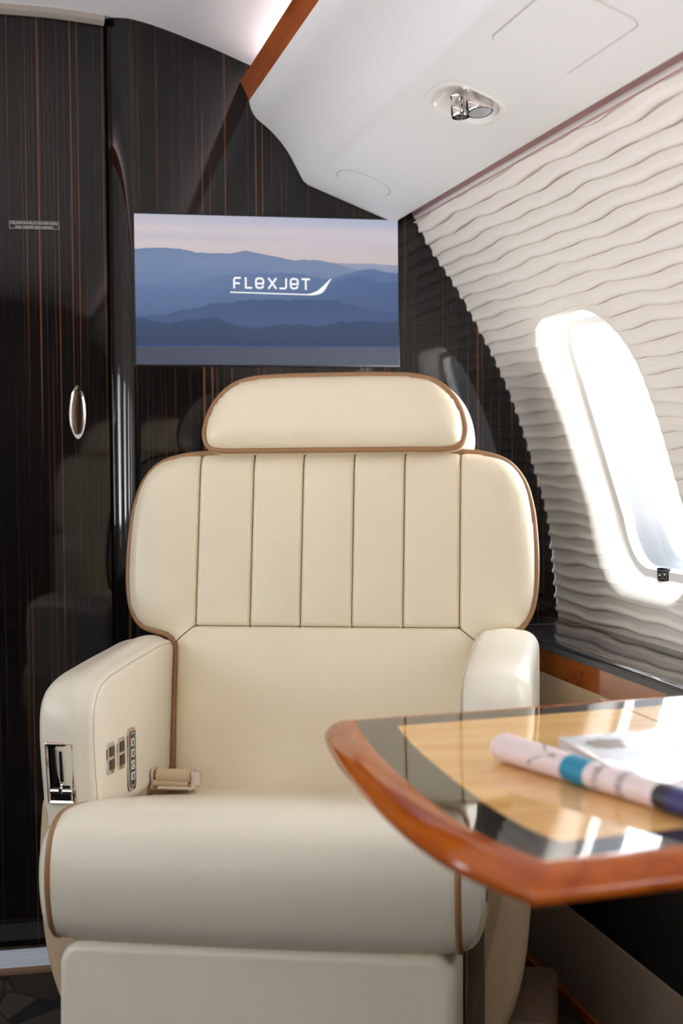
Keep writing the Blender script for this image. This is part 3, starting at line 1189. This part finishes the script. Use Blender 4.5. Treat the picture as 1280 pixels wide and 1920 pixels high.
    for u, o_ in us_:
        q = offset(prof, o_)
        wmax = np.interp(abs(u), [0, .258, .264, 1], [1, 1, -.006, -.006])
        q[:, 0] = np.minimum(q[:, 0], wmax)
        # rounder upper corners towards the ends
        drop = .016 * np.clip((abs(u) - .255) / (UW - .255), 0, 1) ** 2
        q[:, 1] -= drop * np.clip((q[:, 1] - .40) / .05, 0, 1)
        rings.append([(u, p[0], p[1]) for p in q])
    V, F = loft(rings, (True, True))
    cu = mobj('seat_cushion', V, F, M['cream_pale'], root, angle=60)
    for sg in (-1, 1):
        q = offset(prof, .0035)
        drop = .016 * ((.278 - .255) / (UW - .255)) ** 2
        q[:, 1] -= drop * np.clip((q[:, 1] - .40) / .05, 0, 1)
        sel = [p for p in q if p[0] < -.012]
        # order along the front, bottom -> top
        sel = sorted(sel, key=lambda p: math.atan2(p[1] - .36, -(p[0] + .05)))
        sel = [p for p in sel]
        pts = [(sg * .279, p[0], p[1]) for p in sel]
        pts = resample(pts, 70)
        mobj('piping', *tube(pts, .0052, 10), M['piping'], cu)

    # ---- armrests: side profile (w, z)
    ap = [(0, .400), (-.002, .44), (-.012, .50), (-.016, .55), (-.009, .588), (.012, .612), (.05, .624), (.13, .630), (.26, .635), (.40, .636), (.455, .622), (.475, .57), (.478, .40)]
    apc = catmull(ap, 130)
    UI = .268
    for sg, nm in ((-1, 'l'), (1, 'r')):
        place = (lambda p, q, d_, sg=sg: (sg * d_, p, q))
        UO = .360 if sg < 0 else .371
        rings = []
        N = 9
        for i in range(7):
            a = math.pi / 2 * i / 6
            rings.append((UI + (.014 if sg < 0 else .026) * (1 - math.cos(a)), (.017 if sg < 0 else .020) * (1 - math.sin(a))))
        for s in np.linspace(.15, .6, 5):
            rings.append((UI + (.014 if sg < 0 else .022) + (UO - UI - .042) * s, (-.007 if sg < 0 else -.0025) * math.sin(math.pi * min(1, s * 1.15))))
        for i in range(9):
            a = math.pi / 2 * (1 - i / 8)
            rings.append((UO - .030 * (1 - math.cos(a)), .030 * (1 - math.sin(a))))
        poly_ = apc.copy()
        if sg > 0:
            poly_[:, 1] += .022 * np.clip((poly_[:, 1] - .45) / .15, 0, 1)
        R3 = []
        for u, o_ in rings:
            q = offset(poly_, o_)
            q[:, 1] = np.maximum(q[:, 1], .400)
            R3.append([place(p[0], p[1], u) for p in q])
        V, F = loft(R3, (True, True))
        arm = mobj('armrest', V, F, M['cream_pale'], root, angle=60)
        # piped seam along the inner top edge
        q = offset(poly_, .0075)
        sel = [p for p in q if p[1] > .405 and p[0] < .44]
        mobj('edge_seam', *tube([place(p[0], p[1], UI + .0030) for p in resample(sel, 80)], .0010, 6), M['seam'], arm)
        # ---- lower side shell, front view outline (u, z)
        so = np.vstack([[(.272, .072), (.292, .075)], catmull([(.300, .082), (.327, .118), (.348, .170), (.361, .235), (.3665, .31), (.3655, .38), (.361, .436)], 40), [(.359, .441), (.320, .4415), (.272, .4415), (.272, .25)]])
        pl2 = (lambda p, q, d_, sg=sg: (sg * p, d_, q))
        so = resample(np.vstack([so, so[:1]]), 140)[:-1]
        rg = [[pl2(p[0], p[1], d_) for p in offset(so, o_)] for d_, o_ in ((.0055, .030), (.0057, .020), (.0062, .0135), (.0082, .0078), (.0115, .0038), (.0155, .0012), (.020, 0), (.2, 0), (.45, 0), (.458, .004), (.46, .012))]
        V, F = loft(rg)
        mobj('side_shell', V, F, M['shell'], root, angle=50)
        if sg < 0:
            left_arm = arm

    # ---- recline lever in a chromed recess on the front of the left armrest
    a0, a1, z0, z1 = -.343, -.297, .4405, .536
    fy = lambda z: float(np.interp(z, [.40, .44, .50, .55], [0, -.002, -.012, -.014])) - .006
    rec = MB()
    o1 = rrect(a0, a1, z0, z1, .004, 4); i1 = offset(o1, .006); i2 = offset(o1, .0075)
    R = [[(p[0], fy(p[1]) + .004, p[1]) for p in o1], [(p[0], fy(p[1]) - .002, p[1]) for p in offset(o1, .0012)], [(p[0], fy(p[1]) - .0035, p[1]) for p in offset(o1, .003)],
         [(p[0], fy(p[1]) - .002, p[1]) for p in i1], [(p[0], fy(p[1]) + .0035, p[1]) for p in i2]]
    V, F = loft(R, (False, False))
    rec.add(V, F, 0)
    V, F = loft([[(p[0], fy(p[1]) + .0030, p[1]) for p in i2], [(p[0], fy(p[1]) + .0028, p[1]) for p in offset(o1, .009)]], (False, True))
    rec.add(V, F, 1)
    V, F = box(-.3205, -.3165, -.0135, -.0105, .476, .522)
    rec.add([(v[0], v[1] - .001 + (fy(v[2]) + .0125), v[2]) for v in V], F, 2)
    V, F = box(a0 + .009, a0 + .016, -.012, -.0095, .452, .525)
    rec.add([(v[0], v[1] - .001 + (fy(v[2]) + .0115), v[2]) for v in V], F, 2)
    V, F = box(a0 + .010, a1 - .009, -.012, -.0095, .4475, .470)
    rec.add([(v[0], v[1] - .0008 + (fy(v[2]) + .0115), v[2]) for v in V], F, 2)
    rc = rec.build('lever_recess', [M['bronze'], M['recess_metal'], M['black']], left_arm, angle=35)
    lev = MB()
    lev.add(*lathe([(.003, -.0175), (.0046, -.0165), (.0046, .0165), (.003, .0175)], (-.3195, -.0135, .4615), (1, 0, 0), 16))
    lev.add(*tube([(-.3195, -.005, .478), (-.3195, -.0105, .470), (-.3195, -.0135, .463)], .0028, 8))
    V, F = box(-.3225, -.3175, -.0192, -.0172, .4585, .4655)
    lev.add(V, F)
    lev.build('recline_lever', M['chrome'], left_arm, angle=35)

    # ---- switches on the inner face of the left armrest (plane u = -UI)
    def face(outl, h0, h1, r=.0006):
        return solid(outl, lambda p, q, d_: (-UI + d_, p, q), h0, h1, 0, r, 2)
    shear = lambda P: np.array([(p[0], p[1] - .04 * (p[0] - .1)) for p in P])
    for (w0, w1, za, zb) in ((.040, .078, .4715, .520), (.092, .130, .470, .520)):
        s_ = MB()
        V, F = face(shear(rrect(w0, w1, za, zb, .009, 5)), -.002, .0026)
        s_.add(V, F, 0)
        zm = (za + zb) / 2
        for (c0, c1) in ((za + .0065, zm - .0022), (zm + .0022, zb - .0065)):
            V, F = face(shear(rrect(w0 + .008, w1 - .006, c0, c1, .002, 3)), .002, .0031, .0004)
            s_.add(V, F, 1)
        s_.build('rocker_switch', [M['chrome'], M['black']], left_arm, angle=35)
    kp = MB()
    V, F = face(shear(rrect(.145, .187, .4260, .527, .012, 6)), -.002, .0028)
    kp.add(V, F, 0)
    V, F = face(shear(rrect(.152, .182, .4320, .521, .008, 6)), .002, .0034, .0003)
    kp.add(V, F, 1)
    fr = shear(rrect(.154, .180, .4340, .519, .007, 6))
    V, F = loft([[(-UI + .0036, p[0], p[1]) for p in fr], [(-UI + .0036, p[0], p[1]) for p in offset(fr, .0014)]], (False, False))
    kp.add(V, F, 2)
    for (c0, c1) in ((.4435, .456), (.4605, .467), (.4685, .475), (.480, .4925), (.4975, .510)):
        V, F = face(shear(rrect(.159, .175, c0, c1, .002, 3)), .0030, .0040, .0003)
        kp.add(V, F, 2)
        V, F = face(shear(rrect(.164, .170, c0 + .002, c1 - .0025, .0008, 2)), .0036, .0044, .0002)
        kp.add(V, F, 1)
    kp.build('keypad', [M['bronze'], M['black'], M['icon']], left_arm, angle=35)

    # ---- seat belt reel lying on the cushion
    bx = -.229; bw = .285; bzz = .4215
    sb = MB()
    sb.add(*lathe([(.010, -.031), (.0125, -.029), (.0125, .029), (.010, .031)], (bx, bw, bzz), (1, 0, 0), 24), 0)
    st = [(bw - .010, bzz - .004), (bw - .014, bzz - .014), (bw - .004, bzz - .021), (bw + .02, bzz - .023), (bw + .07, bzz - .030)]
    stc = catmull(st, 24)
    rgs = []
    for x_ in (-.034, .026):
        rgs.append([(bx + x_, p[0], p[1]) for p in stc] + [(bx + x_, p[0] + .001, p[1] - .0026) for p in stc[::-1]])
    sb.add(*loft(rgs), 0)
    belt = sb.build('seat_belt', M['shell'], root, angle=50)
    bb = MB()
    for x_ in (-.036, .0325):
        V, F = solid(rrect(bw - .016, bw + .012, bzz - .017, bzz + .014, .006, 4), lambda p, q, d_, x_=x_: (bx + x_ + d_, p, q), 0, .0035, .0005, .0005, 2)
        bb.add(V, F)
    V, F = box(bx - .036, bx + .036, bw - .019, bw - .0155, bzz - .0175, bzz - .0125)
    bb.add(V, F)
    V, F = box(bx + .036, bx + .046, bw - .012, bw + .006, bzz - .010, bzz + .010)
    bb.add(V, F)
    bb.build('buckle', M['chrome'], belt, angle=35)

    # ---- leg rest hanging below the cushion
    fr_ = rrect(-.274, .274, .045, .2885, [.012, .012, .03, .034], 8)
    tt = math.tan(rad(3))
    pl3 = lambda p, q, d_: (p, d_ - (.2885 - q) * tt, q - .004 * (1 - (p / .283) ** 2) * 0)
    V, F = solid(fr_, pl3, -.166, -.022, .014, .010, 6)
    mobj('leg_rest', V, F, M['cream_pale'], root, angle=50)
    # ---- base
    V, F = solid(rrect(-.268, .268, .0, .46, .03, 4), lambda p, q, d_: (p, q, d_), .075, .262, .0, .0)
    mobj('seat_pan', V, F, M['shell'], root, angle=40)
    V, F = solid(rrect(-.20, .20, .06, .42, .04, 5), lambda p, q, d_: (p, q, d_), .0, .08, .0, .012)
    mobj('pedestal', V, F, M['base'], root, angle=40)
    V, F = solid(rrect(.2, .402, .17, .44, .02, 5), lambda p, q, d_: (p, q, d_), .0, .076, .0, .012)
    mobj('base_cover', V, F, M['base'], root, angle=40)
    return root


chair = build_chair('armchair', CH, -PSI)
tag(chair, 'cream leather cabin armchair with tan piping facing out below the wall screen', 'armchair')


def copy_tree(o, parent=None):
    c = o.copy()
    COL.objects.link(c)
    if parent is not None:
        c.parent = parent
    for ch in o.children:
        copy_tree(ch, c)
    return c


chair2 = copy_tree(chair)
chair2.location = (.56, .42, 0)
chair2.rotation_euler = (0, 0, math.pi)
tag(chair2, 'matching cream armchair beyond the table, seen mirrored in the dark bulkhead', 'armchair')

# ------------------------------------------------------------------ side ledge under the window
led = empty('side_ledge', (1.0, 1.2, 0))
LO = Vector(led.location)
def ext(prof, y0, y1, name, mat, angle=35, lift=0):
    V, F = loft([[(p[0] - LO.x, y - LO.y, p[1]) for p in prof] for y in (y0, y1)])
    return mobj(name, V, F, mat, led, angle=angle)
LX = .945
top = [(1.117, .560), (1.117, .6150), (1.02, .6152), (.975, .6152), (.960, .6150), (.951, .6143), (.9465, .6128), (.9455, .6112), (.952, .606), (.99, .590)]
ext(top, Y0, BY - .001, 'ledge_top', M['ebony_ledge'], 50)
ext([(.9450, .6105), (.9520, .6105), (.9520, .6000), (.9440, .6000)], Y0, BY - .33, 'grey_strip', M['greystrip'])
ext([(.9465, .5995), (.99, .5895), (.99, .5575), (.9465, .5575)], Y0, BY - .002, 'burl_fascia', M['burl'])
ext([(.9475, .557), (.99, .557), (.99, .40), (.9475, .40)], Y0, BY - .002, 'leather_panel', M['shell'])
ext([(.9495, .3995), (.99, .3995), (.99, .1635), (.9495, .1635)], Y0, BY - .002, 'recess_shade_panel', M['shade_black'])  # almost flush black panel stands in for deep shade of a recess
ext([(.9455, .158), (.949, .163), (1.12, .163), (1.12, .0), (.9455, .0)], Y0, BY - .002, 'leather_plinth', M['plinth'])
V, F = box(.9475 - LO.x, 1.118 - LO.x, 2.802 - LO.y, 2.804 - LO.y, .6153, .6158)
mobj('lid_joint', V, F, M['greystrip'], led, smooth=False)
V, F = box(-.945 - .17, -.945, Y0, BY + .03, 0, .615)
led2 = mobj('side_ledge.001', V, F, M['ebony_ledge'], smooth=False)
tag(led2, 'dark side ledge along the opposite wall of the cabin', 'ledge')
tag(led, 'black glossy side ledge with burl wood fascia below the window wall', 'ledge')
V, F = box(.936, .9452, Y0, BY - .03, 0, .014)
tag(mobj('baseboard_right', V, F, M['cherry'], smooth=False), kind='structure')

# ------------------------------------------------------------------ table
tb = empty('table', (.62, 1.38, .62))
TO = Vector(tb.location)
ZT = .65
SK = .13
arc = catmull([(.378, 1.000), (.370, 1.026), (.352, 1.078), (.338, 1.13), (.330, 1.20), (.3275, 1.29), (.330, 1.40), (.336, 1.52), (.346, 1.62), (.354, 1.675), (.3625, 1.73)], 90)
XR = .935
CS = math.cos(math.atan(SK))


def table_outline(d):
    """table outline set in by d: straight far and near edges, bowed aisle edge, small round at the far corner"""
    tang = np.gradient(arc, axis=0)
    tang /= np.linalg.norm(tang, axis=1, keepdims=True)
    L_ = arc + np.stack([tang[:, 1], -tang[:, 0]], 1) * d
    nearf = lambda x: 1.025 + (x - .372) * SK + d / CS
    farf = lambda x: 1.708 + (x - .38) * SK - d / CS
    g0 = L_[:, 1] - nearf(L_[:, 0]); g1 = L_[:, 1] - farf(L_[:, 0])
    ps = np.arange(len(L_), dtype=float)
    t0 = np.interp(0, g0, ps); t1 = np.interp(0, g1, ps)
    rr = max(.024 - d * .8, .001)
    t2 = t1 - rr / np.linalg.norm(arc[1] - arc[0])
    at = lambda t: np.array([np.interp(t, ps, L_[:, 0]), np.interp(t, ps, L_[:, 1])])
    left = [at(t) for t in np.linspace(t0, t2, 50)]
    c = at(t1); e1 = at(t2); e2 = c + np.array([1, SK]) * CS * rr
    corner = [(1 - q) ** 2 * e1 + 2 * q * (1 - q) * c + q * q * e2 for q in np.linspace(.14, 1, 7)]
    xr = XR - d
    return np.array([(xr, nearf(xr)), (.60, nearf(.60))] + left + corner + [(xr, farf(xr))])


SEAM = .7205


def clipx(P, x0, x1):
    P = np.array(P)
    def clip(P, f):
        out = []
        for i in range(len(P)):
            a, b_ = P[i], P[(i + 1) % len(P)]
            fa, fb = f(a), f(b_)
            if fa >= 0: out.append(a)
            if (fa >= 0) != (fb >= 0):
                t = fa / (fa - fb)
                out.append(a + (b_ - a) * t)
        return np.array(out)
    P = clip(P, lambda p: p[0] - x0)
    return clip(P, lambda p: x1 - p[0])


def slab(poly_, name, mat, z0, z1, parent, r=0.):
    V, F = solid(poly_, lambda p, q, d_: (p - TO.x, q - TO.y, d_ - TO.z), z0, z1, r, r, 4)
    return mobj(name, V, F, mat, parent, angle=35)


rim_in = table_outline(.036)
band_in = table_outline(.080)
# rim as a ring: rolled outer edge, flat top, hollow middle
rings = []
for o_, z in ((.036, .6255), (.012, .624), (.004, .6262), (.0, .6310), (.0005, .6355), (.004, .6405), (.010, .6455), (.018, .6488), (.026, .650), (.036, .650)):
    rings.append([(p[0] - TO.x, p[1] - TO.y, z - TO.z) for p in table_outline(o_)])
rings.append(rings[0])
V, F = loft(rings, (False, False))
mobj('wood_rim', V, F, M['cherry_table'], tb, angle=50)
# band ring
rings = []
for p_, z in ((rim_in, .6220), (rim_in, .650), (band_in, .650), (band_in, .6220)):
    rings.append([(p[0] - TO.x, p[1] - TO.y, z - TO.z) for p in p_])
rings.append(rings[0])
V, F = loft(rings, (False, False))
mobj('inlay_band', V, F, M['ebony_band'], tb, angle=30)
slab(clipx(band_in, 0, SEAM - .0015), 'tabletop', M['maple'], .6220, .650, tb)
slab(clipx(band_in, SEAM + .0015, 2), 'tabletop_leaf', M['maple'], .6220, .650, tb)
V, F = box(SEAM - .0015 - TO.x, SEAM + .0015 - TO.x, 1.10 - TO.y, 1.75 - TO.y, .6225 - TO.z, .6492 - TO.z)
mobj('leaf_joint', V, F, M['cherry_table'], tb, smooth=False)
V, F = box(.70 - TO.x, .946 - TO.x, 1.28 - TO.y, 1.52 - TO.y, .585 - TO.z, .6205 - TO.z)
mobj('support_arm', V, F, M['black'], tb, smooth=False)
tag(tb, 'glossy wooden folding table with dark inlay band in the right foreground', 'table')

# ------------------------------------------------------------------ rolled newspaper and magazine on the table
A = np.array([.482, 1.418]); B_ = np.array([.590, 1.045])
L_ = float(np.linalg.norm(B_ - A))
dirv = (B_ - A) / L_
perp = np.array([-dirv[1], dirv[0]])            # to the right/far side
RR = lambda t: .0150 - .0042 * t                 # roll tapers a little
rm = empty('rolled_magazine', (A[0], A[1], ZT))
def roll_pt(t, ang, k=1.0):
    """t 0..1 along the roll, ang around it from straight up"""
    r = RR(t) * k
    c = A + dirv * L_ * t
    s = math.sin(ang); co_ = math.cos(ang)
    x, y = c + perp * (s * r * 1.12)
    return Vector((x - A[0], y - A[1], r * .94 * (1 + co_) + RR(t) * .94 * (1 - k) + .0003))
rings = []
NT_ = 46
for i in range(NT_ + 1):
    t = i / NT_
    ring_o, ring_i = [], []
    for j in range(60):
        a = -2.6 + 2 * math.pi * 1.9 * j / 59
        ring_o.append(roll_pt(t, a, 1 - .13 * j / 59))
    for j in range(59, -1, -1):
        a = -2.6 + 2 * math.pi * 1.9 * j / 59
        ring_i.append(roll_pt(t, a, 1 - .13 * j / 59 - .035))
    rings.append(ring_o + ring_i)
V, F = loft(rings, (True, True))
n = 120
zone = []
for i in range(NT_):
    t = (i + .5) / NT_
    m = 0
    if .285 < t < .37: m = 1
    elif .60 < t < .66: m = 2
    elif .66 <= t < .78: m = 3
    elif .78 <= t < .81: m = 4
    elif .81 <= t < .93: m = 3
    elif t >= .93: m = 2
    zone += [m] * n
zone += [0, 0]
mobj('rolled_pages', V, F, [M['paper'], M['teal'], M['dark'], M['navy'], M['photo_grey']], rm, mi=zone, recalc=False, angle=50)
def roll_text(body, t0, size, ang0, along=True):
    V, F = text_mesh(body, size)
    V = V - [0, (V[:, 1].max() + V[:, 1].min()) / 2, 0]
    P = []
    for v in V:
        if along:
            t = t0 + v[0] / L_; a = ang0 - v[1] / RR(t0)
        else:
            t = t0 + v[1] / L_; a = ang0 + v[0] / RR(t0)
        P.append(roll_pt(t, a, 1.02))
    mobj('lettering', P, F, M['ink'], rm, smooth=False, recalc=False)
roll_text('A', .205, .052, -.75, False)
roll_text('LIVING', .415, .012, -.75, False)
roll_text('DESIGN', .50, .012, -.75, False)
tag(rm, 'rolled up pale magazine with teal band lying on the wooden table', 'magazine')

mg = empty('magazine', (.68, 1.345, ZT))
q = np.array([(.553, 1.222), (.790, 1.236), (.800, 1.500), (.560, 1.474)]) - [.68, 1.345]
def quad(u, v):
    return q[0] * (1 - u) * (1 - v) + q[1] * u * (1 - v) + q[2] * u * v + q[3] * (1 - u) * v
def qslab(u0, u1, v0, v1, z0, z1):
    P = [quad(u0, v0), quad(u1, v0), quad(u1, v1), quad(u0, v1)]
    V = [(p[0], p[1], z) for z in (z0, z1) for p in P]
    return V, [(3, 2, 1, 0), (4, 5, 6, 7), (0, 1, 5, 4), (1, 2, 6, 5), (2, 3, 7, 6), (3, 0, 4, 7)]
b = MB(); b.add(*qslab(.004, .996, .004, .996, .0012, .0088)); b.build('pages', M['pages'], mg, smooth=False)
b = MB(); b.add(*qslab(0, 1, 0, 1, 0, .001)); b.add(*qslab(0, 1, 0, 1, .009, .0098)); b.add(*qslab(.994, 1, 0, 1, .001, .009)); b.build('cover', M['cover'], mg, smooth=False)
b = MB()
def blob(cu_, cv, ru, rv, m, z, n=28, wob=.12, seed=1):
    r_ = random.Random(seed)
    V = []
    for i in range(n):
        a = 2 * math.pi * i / n
        k_ = 1 + r_.uniform(-wob, wob)
        p = quad(min(max(cu_ + ru * k_ * math.cos(a), .01), .99), min(max(cv + rv * k_ * math.sin(a), .01), .99))
        V.append((p[0], p[1], z))
    b.add(V, [tuple(range(n))], m)
b.add([(*quad(u, v), .0099) for u, v in ((.03, .50), (.97, .50), (.97, .97), (.03, .97))], [(0, 1, 2, 3)], 0)
blob(.16, .80, .10, .10, 1, .01000, seed=3)
blob(.30, .72, .09, .14, 3, .01004, seed=5)
blob(.55, .76, .14, .12, 3, .01002, seed=8)
b.add([(*quad(u, v), .0100) for u, v in ((.03, .06), (.40, .06), (.40, .085), (.03, .085))], [(0, 1, 2, 3)], 2)
b.add([(*quad(u, v), .0100) for u, v in ((.55, .36), (.80, .36), (.80, .41), (.55, .41))], [(0, 1, 2, 3)], 2)
b.build('cover_picture', [M['photo_grey'], M['photo_brown'], M['inkpink'], M['cover']], mg, smooth=False)
tag(mg, 'flat glossy magazine lying on the table behind the rolled one', 'magazine')

# ------------------------------------------------------------------ shade switch by the window
wroot, wrel, wcur = W1
sw = empty('shade_switch', (0, 0, 0))
# sits on the sloping lower flare of the first window
c, t, n = win_frame(2.50, 1)
base_q = -WHS + .040
pp0 = Vector(wcur(.012, -WHS + .034, .0485)) + wroot.location
up = (t * .9 - n * .75).normalized() if False else (-n + Vector((0, -.25, .25))).normalized()
xa = Vector((0, 1, 0)); xa = (xa - up * xa.dot(up)).normalized(); ya = up.cross(xa)
sw.location = pp0
def swp(p, q, d): return xa * p + ya * q + up * d
V, F = solid(rrect(-.015, .015, -.012, .012, .003, 4), swp, -.004, .003, 0, .0008, 2)
mobj('switch_plate', V, F, M['black'], sw, angle=35)
b = MB()
for cx, sg in ((-.007, 1), (.007, -1)):
    fr = rrect(cx - .0052, cx + .0052, -.008, .008, .0015, 3)
    V, F = loft([[swp(p[0], p[1], .0034) for p in fr], [swp(p[0], p[1], .0034) for p in offset(fr, .0005)]], (False, False))
    b.add(V, F)
    V = [swp(cx - .003, -.0028 * sg, .0035), swp(cx + .003, -.0028 * sg, .0035), swp(cx, .0032 * sg, .0035)]
    b.add(V, [(0, 1, 2)])
b.build('arrow_marks', M['icon'], sw, smooth=False, recalc=False)
tag(sw, 'small black window shade switch with two white arrows', 'switch')

# ------------------------------------------------------------------ sky, camera, view
w = bpy.data.worlds.new('sky')
SC.world = w
w.use_nodes = True
bg = w.node_tree.nodes['Background']
tc = w.node_tree.nodes.new('ShaderNodeTexCoord')
sx = w.node_tree.nodes.new('ShaderNodeSeparateXYZ')
w.node_tree.links.new(tc.outputs['Generated'], sx.inputs[0])
cr = w.node_tree.nodes.new('ShaderNodeValToRGB')      # sunlit apron below the horizon, hazy sky above
mr = w.node_tree.nodes.new('ShaderNodeMapRange')
mr.inputs[1].default_value = -1
w.node_tree.links.new(sx.outputs[2], mr.inputs[0])
w.node_tree.links.new(mr.outputs[0], cr.inputs[0])
cr.color_ramp.elements[0].position = .47
cr.color_ramp.elements[0].color = (.98, .985, 1., 1)
cr.color_ramp.elements[1].position = .53
cr.color_ramp.elements[1].color = (.27, .30, .33, 1)
w.node_tree.links.new(cr.outputs[0], bg.inputs[0])
bg.inputs[1].default_value = 8.0

f, yaw, pitch, roll = 2819.6, .22072, .040179, .008858
H = .96
cy, sy = math.cos(yaw), math.sin(yaw)
fw = Vector((sy, cy, 0)); r = Vector((cy, -sy, 0)); u = Vector((0, 0, 1))
f2 = fw * math.cos(pitch) - u * math.sin(pitch)
u2 = u * math.cos(pitch) + fw * math.sin(pitch)
r3 = r * math.cos(roll) - u2 * math.sin(roll)
u3 = u2 * math.cos(roll) + r * math.sin(roll)
cam = bpy.data.cameras.new('camera')
co_ = bpy.data.objects.new('camera', cam)
COL.objects.link(co_)
mt = Matrix((r3, u3, -f2)).transposed().to_4x4()
mt.translation = (0, 0, H)
co_.matrix_world = mt
cam.sensor_fit = 'VERTICAL'
cam.sensor_height = 36
cam.lens = f / 1920 * 36
cam.clip_start = .02
cam.dof.use_dof = True
cam.dof.focus_distance = 2.45
cam.dof.aperture_fstop = 4.5
SC.camera = co_

SC.view_settings.view_transform = 'Standard'
SC.view_settings.look = 'None'
SC.view_settings.gamma = 1
SC.view_settings.use_curve_mapping = False
SC.view_settings.exposure = EXPO
SC.cycles.use_denoising = True
SC.cycles.max_bounces = 10
SC.cycles.diffuse_bounces = 6
SC.cycles.glossy_bounces = 4
SC.cycles.transparent_max_bounces = 8
SC.cycles.sample_clamp_indirect = 8
